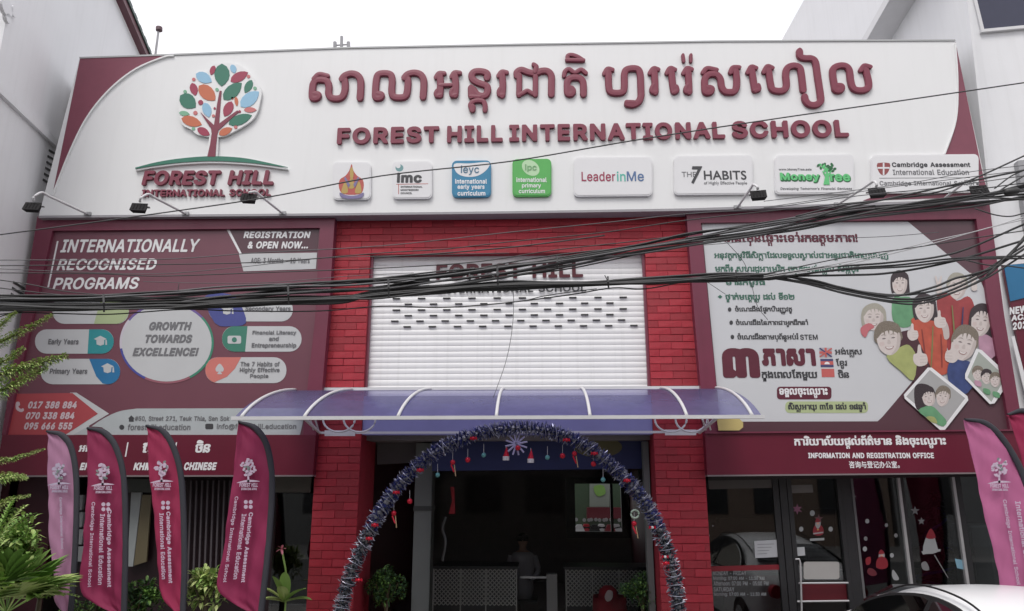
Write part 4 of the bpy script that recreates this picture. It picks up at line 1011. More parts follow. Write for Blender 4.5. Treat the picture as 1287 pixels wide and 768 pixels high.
# three little flags
fx = C('fl_blue', (70, 70, 110)); fr_ = C('fl_red', (190, 96, 92)); 
panel('flag_print', [(1029.5, 437), (1045, 437), (1046, 449), (1030, 449)], YT, .002, C('fl_pale', (168, 164, 172)), rh)
for q in ([(1029.5, 438), (1031, 437), (1046, 448), (1044.5, 449)], [(1045, 437), (1046, 438.4), (1031, 449), (1029.8, 447.8)], [(1036.3, 437), (1039, 437), (1039.4, 449), (1036.7, 449)], [(1029.8, 441.6), (1045.4, 441.6), (1045.6, 444.4), (1030, 444.4)]):
    PRINT[0] += 1; panel('flag_print', q, YT - .003 - .0007 * (PRINT[0] % 4), .0006, fr_ if q[0][0] > 1036 or q[0][1] > 440 else fx, rh)
for (q, m) in (([(1031, 451), (1047, 451), (1047.2, 454), (1031.2, 454)], fx), ([(1031.2, 454), (1047.2, 454), (1047.6, 458.5), (1031.4, 458.5)], fr_), ([(1031.4, 458.5), (1047.6, 458.5), (1047.8, 461.5), (1031.6, 461.5)], fx), ([(1032.3, 463.5), (1048.3, 463.5), (1049, 474), (1033, 474)], fr_)): panel('flag_print', q, YT - .001, .002, m, rh)
panel('flag_print', [(1036, 457.8), (1037, 455.5), (1039.5, 454.6), (1042, 455.5), (1043, 457.8)], YT - .003, .001, M['white_print'], rh)
panel('tag_plate', rrect(976.5, 486, 1045, 502, 4, 3), YT - .001, .002, M['ink_maroon'], rh)
put(rh, 'ទទួលចុះឈ្មោះ', 980, 488, 1041, 500.5, YT - .0015, M['white_print'], bold=.04)
panel('highlight', rrect(987, 504.5, 1091, 519, 5, 3), YT - .001, .002, C('hl', (172, 184, 140)), rh)
put(rh, 'សិស្សអាយុ ៣ខែ ដល់ ១៨ឆ្នាំ', 991, 505.5, 1089, 518, YT - .0015, M['ink'], bold=.035)
obj('yellow_label', *pxpoly([(901, 526), (929, 526), (934, 531), (934, 537), (929, 541), (903, 541)], YR - .05, .01), C('ylab', (190, 172, 112)), rh)
put(rh, 'ការិយាល័យផ្តល់ព័ត៌មាន និងចុះឈ្មោះ', 999, 547, 1190, 564.5, YB, M['white_print'], bold=.035, sl=-.006)
put(rh, 'INFORMATION AND REGISTRATION OFFICE', 1016, 569, 1174, 576, YB, M['white_print'], bold=.035)
put(rh, '咨询与登记办公室。', 1067.5, 579.5, 1131, 588.5, YB, M['white_print'], bold=.02)

# ---- blue and maroon sign at the far right
fs = thing('street_sign', RW(1275, 420), 'blue topped maroon sign with white slanted print at the right edge', 'sign')
rquad('sign_board', [(1256, 336), (1340, 328), (1372, 560), (1300, 560)], .10, M['band_maroon'], fs, .05)
rquad('sign_top', [(1257, 336), (1340, 330), (1343, 362), (1265, 381)], .115, C('sg_blue', (38, 108, 150)), fs, .101)
for s, a, b, c, d in (('NEW SCHOOL', 1269, 386, 1335, 396), ('ACADEMIC', 1271, 396, 1330, 404), ('2025 - 2026', 1273, 405, 1335, 415)):
    V, Fc = lettering(s, a, b, c, d, 0.0, bold=.04, italic=.2, sl=-.12)
    q0 = RW(a, d, .115); V2 = []
    o0 = W(a, d, 0.0)
    for v in V:
        V2.append(tuple(q0 + dirR * (v[0] - o0.x) * .97 + Vector((0, 0, (v[2] - o0.z) * .97)) + nR * (-v[1])))
    obj('lettering', V2, Fc, M['white_print'], fs)
rquad('sign_swoosh', [(1266, 425), (1270, 424), (1290, 500), (1284, 500)], .113, M['white_print'], fs, .101)
# ================================================================= GROUND FLOOR
# ---- entrance head board (blue, lit through the canopy), column, navy ceiling banner
hb = thing('entrance_beam', W(640, 545, .02), 'pale blue board above the entrance, under the canopy', 'board')
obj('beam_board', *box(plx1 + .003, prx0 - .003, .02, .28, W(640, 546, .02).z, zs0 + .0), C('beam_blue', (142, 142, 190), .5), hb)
nb = thing('ceiling_banner', W(683, 590, .5), 'navy banner with faded yellow oval inside the entrance top', 'banner')
obj('banner_cloth', *pxpoly([(543, 545), (822, 545), (822, 589), (543, 592)], .6, .02), M['room_blue'], nb)
obj('oval_print', *pxpoly(ell(752, 562, 30, 13, 24), .596, .003), C('bn_oval', (96, 92, 60)), nb)
obj('oval_print', *pxpoly([(700, 548), (790, 546), (795, 551), (704, 555)], .594, .003), C('bn_oval2', (70, 74, 110)), nb)
wp = thing('wall_panel', W(510, 590, .7), 'grey panel between the red pillar and the grey column', 'panel')
obj('panel_board', *pxpoly([(474, 545), (546, 545), (546, 580), (474, 584)], .9, .05), C('gpanel', (88, 84, 84), .6), wp)
gc = thing('grey_column', W(530, 768, .7), 'grey green square column left inside the entrance', 'column')
cxa, cxb = W(519, 690, .7).x, W(541, 690, .7).x
obj('column_shaft', *box(cxa, cxb, .7, 1.0, .161, zc - .1), M['column'], gc)
obj('column_band', *box(cxa - .01, cxb + .01, .69, 1.01, W(530, 642, .7).z, W(530, 636, .7).z), C('col_band', (60, 62, 60)), gc)
jb = thing('door_jamb', W(822, 690, .6), 'grey green door jamb beside the right red pillar', 'frame')
obj('jamb_post', *box(prx0 - .10, prx0 - .02, .35, .5, .161, zc - .1), M['column'], jb)
obj('jamb_box', *pxpoly([(802, 582), (819, 580), (819, 604), (804, 606)], .8, .1), C('jamb_box', (60, 60, 62)), jb)

gdr = thing('glass_screen', W(683, 768, .62), 'clear glass screen across the entrance behind the arch', 'glass')
obj('pane', *box(cxb + .003, prx0 - .102, .62, .628, .161, W(640, 592, .62).z), glass_mat('glass_door', (.95, .96, .96), -.028), gdr)
# ---- reception counters with pierced screens
def screen(x0, y0, x1, y1, yd, label, mid):
    t = thing('patterned_counter', W((x0 + x1) / 2, 768, yd), label, 'counter', 'patterned counters inside the entrance')
    a, b = W(x0, y0, yd), W(x1, y0, yd); zt_ = a.z; z0 = .161
    obj('counter_body', *box(a.x, b.x, yd + .03, yd + .6, z0, zt_ - .02), M['frame_dark'], t)
    obj('counter_top', *box(a.x - .03, b.x + .03, yd - .02, yd + .65, zt_ - .018, zt_ + .02), M['frame_dark'], t)
    mb = MB(); c = .034
    n = int((b.x - a.x) / c); m = int((zt_ - z0) / c)
    for i in range(n):
        for j in range(max(0, m - 16), m):
            x = a.x + i * c; z = zt_ - .03 - (m - j) * c
            k = 1 if (i + j) % 2 else -1
            u = Vector((c * .5, 0, k * c * .5)); v = Vector((-k * .0045, 0, .0045)) * 1.2
            cc = Vector((x + c / 2, 0, z + c / 2)); P = [cc - u - v, cc + u - v, cc + u + v, cc - u + v]
            mb.add([(p.x, yd + .02, p.z) for p in P], [(0, 1, 2, 3)])
    o = mb.build('lattice', C('lattice', (186, 184, 178)), t); o['kind'] = 'stuff'
    for f in (0, mid - .0, mid + .16 * 1.9, 1):
        xx = a.x + (b.x - a.x) * min(f, 1)
        obj('lattice_post', *box(xx - .008, xx + .008, yd + .005, yd + .029, z0, zt_ - .019), C('lattice', (186, 184, 178)), t)
    return t
screen(545, 713, 649, 768, 2.2, 'patterned counter between the grey column and the pale post', .33)
screen(711, 714, 822, 768, 2.2, 'patterned counter right of the pale post, behind the red sack', .3)
po = thing('turnstile_post', W(693, 768, 1.9), 'pale square post with arm between the two patterned counters', 'post')
a, b = W(687, 722, 1.9), W(700, 722, 1.9)
obj('post_body', *box(a.x, b.x, 1.9, 2.1, .161, a.z), C('post_pale', (150, 148, 146), .5), po)
obj('post_arm', *box(W(654, 724, 1.95).x, a.x - .002, 1.96, 2.0, W(654, 727, 1.95).z, W(654, 724.5, 1.95).z), M['alu'], po)
# red sack
sk = thing('gift_sack', W(765, 768, 1.5), 'red sack with white mark standing before the right counter', 'sack')
V = []; Fc = []
cs = W(765, 760, 1.6); prf = [(0.161, .22), (.5, .26), (.8, .25), (cs.z - .02, .19), (W(765, 741, 1.6).z, .13), (W(765, 736, 1.6).z, .06)]
for i, (z, r_) in enumerate(prf):
    for q in range(14):
        a_ = 2 * math.pi * q / 14; rr = r_ * (1 + .07 * math.sin(3 * a_ + i)); V.append((cs.x + rr * math.cos(a_), 1.6 + rr * math.sin(a_), z))
for i in range(len(prf) - 1):
    for q in range(14): s = (q + 1) % 14; Fc.append((i * 14 + q, i * 14 + s, i * 14 + 14 + s, i * 14 + 14 + q))
Fc.append(tuple((len(prf) - 1) * 14 + q for q in range(14)))
obj('sack_cloth', V, Fc, C('sack_red', (150, 24, 40), .8), sk, smooth=True)
obj('sack_mark', *pxpoly(spx([(764, 742), (770, 744), (769, 753), (763, 756), (760, 750)], 3), 1.33, .004), C('sack_mark', (190, 170, 170)), sk)
# far back opening: bright court with scooters
bw = thing('rear_window', (W(752, 668, 7.98).x, 7.98, W(752, 668, 7.98).z), 'bright rear opening showing parked scooters and a banner', 'window')
for (x0, x1, y0, y1) in ((712, 722, 600, 676), (782, 792, 600, 676), (722.2, 781.8, 600, 608), (722.2, 781.8, 668, 676), (768, 769.5, 608.2, 667.8)):
    a = W(x0, y1, 7.95); b = W(x1, y0, 7.95); obj('window_frame', *box(a.x, b.x, 7.9, 7.99, a.z, b.z), M['frame_dark'], bw)
crt = thing('court_wall', W(752, 640, 13), 'green and pale painted wall behind the parked scooters', 'wall')
obj('wall_face', *box(W(700, 640, 13).x, W(810, 640, 13).x, 13, 13.2, 0, 4), C('court_green', (62, 80, 62)), crt)
obj('court_banner', *pxpoly([(741, 608), (766, 608), (766, 637), (741, 637)], 12.95, .03), C('court_white', (130, 138, 130)), crt)
obj('court_print', *pxpoly(spx([(747, 611), (758, 610), (761, 620), (752, 624), (747, 618)], 3), 12.93, .01), C('court_lime', (120, 160, 84)), crt)
obj('court_bench', *pxpoly([(738, 638), (812, 638), (812, 652), (738, 652)], 12.6, .3), C('court_red', (90, 30, 40)), crt)
def scooter(px, i):
    b0 = W(px, 668, 11.2); x, y = b0.x, 11.2 + (i % 2) * .25
    zb = W(px, 668, y).z
    zb = .16
    t = thing('motor_scooter', (x, y, zb), ['white', 'red', 'black', 'white', 'dark red', 'silver'][i] + ' scooter, number from left ' .replace('number from left ', '') + 'parked ' + ['leftmost', 'second', 'third', 'fourth', 'fifth', 'rightmost'][i] + ' in the bright rear opening', 'scooter', 'scooters beyond the rear opening')
    c = [C('sc_w', (190, 190, 190)), C('sc_r', (160, 30, 44)), M['lamp_black'], C('sc_w', (190, 190, 190)), C('sc_r2', (110, 24, 36)), M['alu']][i]
    V = []; Fc = []; mb = MB()
    def ring(z, hw, y0, y1): return [(x - hw, y + y0, zb + z), (x + hw, y + y0, zb + z), (x + hw, y + y1, zb + z), (x - hw, y + y1, zb + z)]
    prof_ = [(.3, .10, -.2, .9), (.6, .17, -.3, 1.1), (.85, .19, -.22, 1.0), (1.0, .13, -.15, .1), (1.12, .07, -.12, 0)]
    for p in prof_: V += ring(*p)
    for k in range(len(prof_) - 1):
        for q in range(4): s = (q + 1) % 4; Fc.append((k * 4 + q, k * 4 + s, k * 4 + 4 + s, k * 4 + 4 + q))
    Fc.append((3, 2, 1, 0)); Fc.append((16, 17, 18, 19))
    obj('body', V, Fc, c, t, smooth=False)
    obj('wheel', *tube([(x - .05, y - .35, zb + .27), (x + .05, y - .35, zb + .27)], .26, 14), M['rubber'], t)
    obj('wheel', *tube([(x - .05, y + .9, zb + .27), (x + .05, y + .9, zb + .27)], .26, 14), M['rubber'], t)
    obj('handlebar', *tube([(x - .33, y, zb + 1.06), (x, y - .08, zb + 1.0), (x + .33, y, zb + 1.06)], .018, 6), M['lamp_black'], t)
    for s in (-1, 1): obj('mirror', *tube([(x + s * .28, y - .03, zb + 1.24), (x + s * .28, y, zb + 1.24)], .05, 10), M['alu'], t)
    obj('headlight', *tube([(x, y - .24, zb + .86), (x, y - .30, zb + .86)], .08, 10), M['white_print'], t)
for i in range(6): scooter(728 + i * 9.6, i)
# dim seated person behind the left counter
ps = thing('person', W(658, 715, 3.2), 'person in a pale grey top sitting dimly behind the counters', 'person')
hx = W(657, 680, 3.4)
def lathe(name, prf, cx, cy, m, parent, n=16, sy=1.0):
    V = []; Fc = []
    for (z, r_) in prf:
        for q in range(n): a_ = 2 * math.pi * q / n; V.append((cx + r_ * math.cos(a_), cy + r_ * sy * math.sin(a_), z))
    for i in range(len(prf) - 1):
        for q in range(n): s = (q + 1) % n; Fc.append((i * n + q, i * n + s, (i + 1) * n + s, (i + 1) * n + q))
    Fc.append(tuple(reversed(range(n)))); Fc.append(tuple((len(prf) - 1) * n + q for q in range(n)))
    return obj(name, V, Fc, m, parent, smooth=True)
z0 = hx.z
lathe('body', [(z0 - .95, .14), (z0 - .8, .17), (z0 - .55, .17), (z0 - .38, .20), (z0 - .26, .21), (z0 - .20, .16), (z0 - .15, .07), (z0 - .11, .055), (z0 - .08, .06), (z0 - .02, .085), (z0 + .04, .09), (z0 + .09, .075), (z0 + .115, .03)], hx.x, 3.4, C('p_skin', (150, 118, 100), .6), ps, sy=.72)
lathe('shirt', [(z0 - .96, .15), (z0 - .8, .185), (z0 - .55, .185), (z0 - .38, .215), (z0 - .27, .225), (z0 - .2, .17), (z0 - .165, .08)], hx.x, 3.4, C('p_shirt', (150, 148, 150), .8), ps, sy=.76)
lathe('hair', [(z0 - .0, .092), (z0 + .05, .099), (z0 + .1, .082), (z0 + .13, .03)], hx.x, 3.41, M['lamp_black'], ps, sy=.8)
for s in (-1, 1): obj('eye', *tube([(hx.x + s * .03, 3.4 - .064, z0 + .02), (hx.x + s * .03, 3.4 - .070, z0 + .02)], .009, 8), M['lamp_black'], ps)
obj('mouth', *box(hx.x - .022, hx.x + .022, 3.328, 3.336, z0 - .045, z0 - .038), C('p_lip', (120, 70, 66)), ps)
obj('nose', *tube([(hx.x, 3.34, z0 + .01), (hx.x, 3.322, z0 - .018)], .01, 6), C('p_skin', (150, 118, 100), .6), ps)
for s in (-1, 1): obj('arm', *tube(catmull([(hx.x + s * .2, 3.4, z0 - .25), (hx.x + s * .27, 3.36, z0 - .5), (hx.x + s * .14, 3.12, z0 - .62)], 5), .05, 8, rfun=lambda t: .056 - .018 * t), C('p_shirt', (150, 148, 150), .8), ps, smooth=True)
chs = thing('office_chair', W(657, 730, 3.5), 'dark chair the dim seated person rests on', 'chair')
obj('seat', *box(hx.x - .25, hx.x + .25, 3.2, 3.7, z0 - 1.02, z0 - .962), M['frame_dark'], chs)
obj('leg', *box(hx.x - .03, hx.x + .03, 3.42, 3.48, .161, z0 - 1.021), M['frame_dark'], chs)

# ---- office glazing right
YG = .32
of = thing('office_shopfront', W(1040, 768, YG), 'dark framed glass office front with christmas stickers, right of the pillar', 'shopfront')
zft = W(1040, 594, YG).z
xa = prx1 + .002; xe = W(1262, 680, YG).x
def post(px0, px1, yy, m, name='frame_post', y0=YG - .05, y1=YG + .03):
    a, b = W(px0, yy, YG).x, W(px1, yy, YG).x
    return obj(name, *box(a, b, y0, y1, .161, zft), m, of)
obj('head_rail', *box(xa, xe, YG - .06, YG + .05, zft + .001, zft + .35), M['frame_dark'], of)
obj('head_trim', *pxpoly([(890, 597), (1240, 593), (1240, 599), (890, 604)], YG - .065, .004), C('head_trim', (40, 30, 34)), of)
obj('sill_rail', *box(xa, xe, YG - .055, YG + .05, .135, .30), M['frame_dark'], of)
post(984, 993, 680, M['frame_dark']); post(976, 983.5, 680, M['frame_dark'], y0=YG - .03)
post(1064, 1076, 690, M['frame_dark']); post(993.5, 999, 680, M['frame_dark'], y0=YG - .06); post(1058, 1063.5, 690, M['frame_dark'], y0=YG - .06)
post(1136.5, 1140, 690, M['alu'], 'white_mullion'); post(1206.5, 1210, 690, M['alu'], 'white_mullion'); post(1140.3, 1144, 690, M['frame_dark']); post(1210.3, 1217, 690, M['frame_dark'])
post(1077, 1080, 690, C('mul_grey', (90, 90, 92)), y0=YG - .04)
obj('top_trim', *pxpoly([(1067, 598), (1128, 597), (1128, 599), (1067, 600)], YG - .052, .01), M['alu'], of)
obj('top_trim', *pxpoly([(1136, 597), (1198, 596), (1198, 597.6), (1136, 598.6)], YG - .052, .01), M['alu'], of)
for (a, b) in ((889, 980), (993, 1064), (1076, 1137), (1140, 1207), (1214, 1262)):
    p, q = W(a, 690, YG), W(b, 690, YG)
    obj('pane', *box(max(p.x, xa), q.x, YG - .004, YG + .004, .3005, zft - .001), M['glass'], of)
obj('header_paper', *pxpoly([(890, 603), (975, 602), (977, 613), (891, 615)], YG - .006, .0015), C('hpaper', (84, 80, 78)), of)
YS = YG - .0065
ST = [0]
def stk(pts, c, parent=of, curve=True, name='sticker'):
    ST[0] += 1; return obj(name, *pxpoly(spx(pts, 3) if curve else pts, YS - .0004 * (ST[0] % 12), .0004), c, parent)
wst, rst, gst = C('st_white', (140, 142, 144)), C('st_red', (120, 26, 38)), C('st_grey', (110, 110, 112))
for (x, y, r) in ((1021, 645, 3.2), (1007, 665, 2.8), (1044, 665, 2.8), (1090, 655, 2.6), (1114, 660, 2.2), (1087, 690, 2.8), (1121, 698, 2.6), (1126, 673, 2.4), (896, 661, 1), (891, 673, 1.2), (1088, 677, 2.4)):
    stk(ell(x, y, r, r * 1.15, 10), gst if r < 2.5 else wst, curve=False)
def star(x, y, r, c, n=5):
    stk([(x + (r if i % 2 == 0 else r * .42) * math.sin(math.pi * i / n), y - (r if i % 2 == 0 else r * .42) * math.cos(math.pi * i / n)) for i in range(2 * n)], c, curve=False)
star(1072, 625, 5, gst); star(1029, 652, 6, C('st_d', (84, 54, 60))); star(1002, 640, 7, C('st_pk', (120, 70, 96)), 6); star(1150, 642, 6, gst); star(1158, 655, 5, gst)
def santa(x, y, s):
    stk([(x - 7 * s, y + 8 * s), (x - 6 * s, y - 2 * s), (x, y - 6 * s), (x + 7 * s, y - 2 * s), (x + 8 * s, y + 8 * s), (x, y + 11 * s)], rst)
    stk([(x - 4 * s, y - 5 * s), (x - 2 * s, y - 11 * s), (x + 3 * s, y - 11 * s), (x + 4 * s, y - 5 * s), (x, y + 1 * s)], wst)
    stk([(x - 4 * s, y - 9 * s), (x - 1 * s, y - 15 * s), (x + 4 * s, y - 10 * s)], rst)
    stk(ell(x, y - 7 * s, 1.9 * s, 1.5 * s, 8), C('st_face', (190, 140, 120)), curve=False)
    stk([(x - 7 * s, y + 7 * s), (x + 8 * s, y + 5 * s), (x + 8 * s, y + 7 * s), (x - 7 * s, y + 9 * s)], wst, curve=False)
    stk(ell(x, y + 2 * s, 1.2 * s, 1.2 * s, 8), C('st_gold', (190, 160, 80)), curve=False)
santa(1028, 664, .85); santa(1108, 705, .95)
stk([(1018, 677), (1036, 676), (1036, 679), (1018, 680)], wst, curve=False)
stk([(1092, 714), (1099, 716), (1102, 722), (1096, 724), (1090, 720)], C('st_maroon', (90, 30, 40)))
stk([(1088, 702), (1094, 700), (1094, 708), (1089, 710)], rst)
stk([(1160, 694), (1166, 670), (1172, 668), (1176, 680), (1178, 694)], wst); stk([(1158, 693), (1182, 690), (1182, 693), (1160, 697)], wst, curve=False)
stk([(1164, 676), (1170, 664), (1176, 676)], rst)
stk([(1175, 697), (1192, 726), (1191.2, 726.6), (1174, 698)], gst, curve=False)
stk([(1200, 702), (1210, 704), (1212, 716), (1203, 714)], C('st_bl', (120, 160, 180)), curve=False)
stk([(1122, 716), (1126, 720), (1130, 728), (1124, 729), (1121, 723)], wst); stk([(1158, 708), (1164, 706), (1168, 716), (1160, 716)], gst)
nt = obj('paper_notice', *pxpoly([(948, 680), (976, 678.5), (977.5, 700), (949, 701.5)], YG - .010, .002), C('paper', (170, 172, 176)), of)
for k in range(4): obj('print_line', *pxpoly([(952, 684 + k * 4), (973 - k * 3, 683.4 + k * 4), (973 - k * 3, 684 + k * 4), (952, 684.6 + k * 4)], YG - .0115, .001), gst, nt)
obj('paper_notice', *pxpoly([(1000, 688), (1011, 687.5), (1012, 698), (1001, 699)], YG - .010, .002), C('paper', (170, 172, 176)), of)
obj('header_paper', *pxpoly([(990, 610), (1021, 609), (1022, 619), (991, 620)], YG - .010, .002), C('hp2', (104, 100, 98)), of)
obj('red_strip', *pxpoly([(889, 712), (980, 709.5), (981, 716), (890, 718.5)], YG - .010, .002), C('rstrip', (120, 26, 38)), of)
for s, a, b, c, d in (('MONDAY - FRIDAY', 896, 717.5, 938, 723), ('Morning: 07:00 AM - 11:30 AM', 896.5, 724.5, 961, 730), ('Afternoon: 07:00 PM - 05:00 PM', 897, 730.5, 966, 736), ('SATURDAY', 897, 738, 923, 743.5), ('Morning: 07:00 AM - 11:30 AM', 897.5, 744.5, 963, 750)):
    put(of, s, a, b, c, d, YG - .006, wst, bold=.012)
# door furniture
obj('kick_plate', *pxpoly([(1002, 733), (1066, 732.5), (1068, 755), (1003, 756)], YG - .012, .006), C('kick_red', (84, 14, 26)), of)
hd = obj('door_handle', *tube([W(1000, 703, YG - .10), W(1004.5, 702.5, YG - .12), W(1006, 708, YG - .12), W(1008.5, 800, YG - .12), W(1006, 840, YG - .1)], .012, 8), M['alu'], of)
obj('handle_bar', *tube([W(1004, 733, YG - .09), W(1066, 732.6, YG - .09)], .013, 8), M['alu'], hd)
obj('handle_bar', *tube([W(1002, 756, YG - .09), W(1067, 755.2, YG - .09)], .013, 8), M['alu'], hd)
obj('frosted_label', *pxpoly(rrect(1010, 706, 1055, 728, 3, 3, -.0), YG - .012, .004), C('frost', (158, 156, 154)), of)
# dim office interior
cab = thing('filing_cabinet', W(1233, 768, .9), 'tall grey cabinet standing right of the office glass', 'cabinet')
a, b = W(1217, 660, .5), W(1241, 660, .5)
obj('cabinet_body', *box(a.x, b.x + .22, .5, .95, .161, a.z), C('cab', (140, 140, 144), .5), cab)
obj('cabinet_door', *box(a.x + .02, b.x - .02, .488, .499, .2, a.z - .03), C('cab2', (120, 120, 124), .5), cab)
dsk = thing('office_desk', W(1010, 740, 3), 'dark desk inside the office behind the glass door', 'desk')
a, b = W(900, 716, 3), W(1060, 716, 3)
obj('desk_top', *box(a.x, b.x, 2.7, 3.4, a.z - .05, a.z), C('dsk', (60, 52, 50), .4), dsk)
obj('desk_front', *box(a.x + .05, b.x - .05, 2.8, 2.84, .161, a.z - .051), C('dsk2', (96, 22, 34), .5), dsk)
xt = thing('christmas_tree', W(1176, 735, 1.5), 'dim small christmas tree with purple garland behind the office glass', 'tree')
c0 = W(1176, 640, 1.5); mb = MB(); zb0 = W(1176, 760, 1.5).z
for i in range(900):
    t = R.random(); z = zb0 + (c0.z + .25 - zb0) * t; r_ = .48 * (1 - t) + .03; a_ = R.uniform(0, 6.28); rr = r_ * math.sqrt(R.random())
    p = Vector((c0.x + rr * math.cos(a_), 1.5 + rr * math.sin(a_), z)); d = Vector((math.cos(a_), math.sin(a_), -.3)) * .09; s = Vector((-math.sin(a_), math.cos(a_), .2)) * .018
    mb.add([p - s, p + d, p + s], [(0, 1, 2)])
mb.build('foliage', C('xt', (30, 56, 38), .8), xt)
obj('trunk', *tube([(c0.x, 1.5, .161), (c0.x, 1.5, c0.z + .2)], .03, 8), C('xtt', (60, 44, 34)), xt)
obj('garland', *tube([(c0.x + (.46 - .4 * t) * math.cos(14 * t), 1.5 + (.46 - .4 * t) * math.sin(14 * t), zb0 + .1 + (c0.z - zb0) * t) for t in [k / 60 for k in range(61)]], .022, 5), C('xtg', (92, 84, 170), .4), xt)
pbk = thing('wall_poster', W(1010, 640, 7.9), 'dark purple poster panel on the office back wall', 'poster')
obj('poster_sheet', *pxpoly([(1000, 640), (1050, 640), (1050, 690), (1000, 690)], 4, .03), C('pp', (60, 22, 48)), pbk)
obj('shelf_unit', *pxpoly([(905, 652), (960, 650), (960, 662), (905, 664)], 4, .3), C('shf', (120, 118, 116)), pbk)

# ---- left shopfront under the hoarding
lf = thing('left_shopfront', W(220, 768, .3), 'shaded shopfront with louvres and dark glass behind the feather flags', 'shopfront')
xq0, xq1 = W(-30, 690, .3).x, plx0 - .003
obj('dado', *box(xq0, W(60, 690, .3).x, .30, .36, .161, zft + .3), C('ls_maroon', (58, 14, 26), .5), lf)
for k in range(4):
    a = W(76 + k * .3, 622 + k * 21.5, .31); b = W(104, 641 + k * 21.5, .31)
    obj('louvre', *box(a.x, b.x, .28, .33, b.z, a.z), C('louv', (132, 134, 136), .5), lf)
obj('top_band', *pxpoly([(160, 602), (196, 602), (196, 619), (160, 619)], .30, .03), C('tb', (72, 78, 74)), lf)
obj('board_white', *pxpoly([(165, 618), (178, 618), (167, 712), (160, 712)], .30, .03), C('bwh', (150, 156, 156)), lf)
obj('board_beige', *pxpoly([(178.5, 622), (190, 622), (184, 706), (168, 711)], .305, .03), C('bbg', (104, 96, 74)), lf)
for k in range(10):
    x = 232 + k * 7
    obj('strip_blind', *pxpoly([(x, 604), (x + 2.0, 604), (x + .2 - 3, 745), (x - 2 - 3, 745)], .30, .02), C('sblind', (84, 78, 82), .5), lf)
obj('dark_board', *box(W(100, 690, .4).x, W(345, 690, .4).x, .40, .44, .161, zft + .3), C('dkb', (34, 18, 24), .4), lf)
obj('top_band', *pxpoly([(343, 599), (392, 599), (390, 619), (343, 619)], .32, .03), C('tb2', (104, 104, 98)), lf)
obj('pane', *box(W(343, 690, .36).x, xq1, .36, .37, .3, W(370, 620, .36).z), M['glass'], lf)
obj('trim', *pxpoly([(343, 597), (394, 597), (394, 599), (343, 599)], .2, .12), C('trimw', (150, 140, 140)), lf)

# ---- canopy: barrel of blue sheets on white ribs
cn = thing('canopy', W(632, 525, -1), 'blue polycarbonate barrel canopy with white ribs over the entrance', 'canopy')
PJ = 1.9
zb_, yb_ = W(636, 490, 0).z, 0.0
zf_, yf_ = W(626, 524, -PJ).z, -PJ
def cprof(n=10):
    out = []
    for i in range(n + 1):
        t = i / n * math.pi / 2
        q_ = i / n; out.append((yb_ - .02 - (PJ - .02) * (.45 * math.sin(t) + .55 * q_), zf_ + (zb_ - zf_) * (.55 * math.cos(t) + .45 * (1 - q_))))
    return out
CP = cprof()
xL, xR = W(304, 525, -PJ).x, W(945, 522.5, -PJ).x
xbL, xbR = W(376, 490, 0).x, W(897, 490, 0).x
ribs = [304, 383, 500.5, 624, 741.5, 863, 945]
RX = [W(p, 524, -PJ).x for p in ribs]
tops = [374, 444, 542, 633, 730, 830, 897]
TX = [W(p, 490, 0).x for p in tops]
def sheet(i, xf0, xf1, xb0, xb1):
    V = []; Fc = []
    n = len(CP) - 1
    for k, (yy, zz) in enumerate(CP):
        f = (yb_ - yy) / PJ
        for x in (xb0 + (xf0 - xb0) * f, xb1 + (xf1 - xb1) * f): V.append((x, yy, zz))
    for k in range(n): Fc.append((2 * k, 2 * k + 2, 2 * k + 3, 2 * k + 1))
    return obj('sheet', V, Fc, M['canopy'], cn, smooth=True)
xs_f = [W(294, 525, -PJ).x] + RX + [W(958, 522, -PJ).x]; xs_b = [TX[0] - .04] + TX + [TX[-1] + .04]
for i in range(len(xs_f) - 1): sheet(i, xs_f[i] + .004, xs_f[i + 1] - .004, xs_b[i] + .004, xs_b[i + 1] - .004)
for xf, xb in zip(RX, TX):
    P = [(xb + (xf - xb) * ((yb_ - yy) / PJ), yy - .012, zz + .012) for yy, zz in CP]
    obj('rib', *tube(P, .019, 8), M['metal_white'], cn, smooth=True)
obj('front_bar', *box(W(292, 525, -PJ).x, W(960, 522, -PJ).x, yf_ - .03, yf_ + .02, zf_ - .028, zf_ + .012), M['metal_white'], cn)
obj('wall_bar', *box(xbL - .05, xbR + .05, -.06, -.02, zb_ - .01, zb_ + .035), M['metal_white'], cn)
zlb = W(640, 545, -.3).z
obj('lower_bar', *box(W(402, 545, -.3).x, W(880, 543, -.3).x, -.33, -.29, zlb - .0, zlb + .03), M['metal_white'], cn)
for (xf, xb) in ((383, 402), (886, 879)):
    obj('brace', *tube([W(xf if xf < 500 else 900, 526, -PJ + .02), W(xb, 544, -.3)], .02, 6), M['metal_white'], cn)
for (x0, sgn) in ((426, 1), (843, 1)):
    for dx in (0, 26 * (1 if x0 < 500 else 1)):
        P = [W(x0 + dx + 20 * math.cos(a_), 527 + 16 * math.sin(a_), -.5) for a_ in [math.pi * k / 12 for k in range(13)]]
        obj('brace_ring', *tube(P, .014, 6), M['metal_white'], cn)
obj('brace_plate', *pxpoly([(408, 541), (446, 541), (446, 548), (408, 548)], -.36, .02), M['white_plate'], cn)
obj('brace_plate', *pxpoly([(836, 540), (875, 540), (875, 547), (836, 547)], -.36, .02), M['white_plate'], cn)
for (x0) in (390, 396, 883, 889): obj('brace_bar', *tube([W(x0, 527, -.9), W(x0 + 4, 540, -.4)], .012, 6), M['metal_white'], cn)
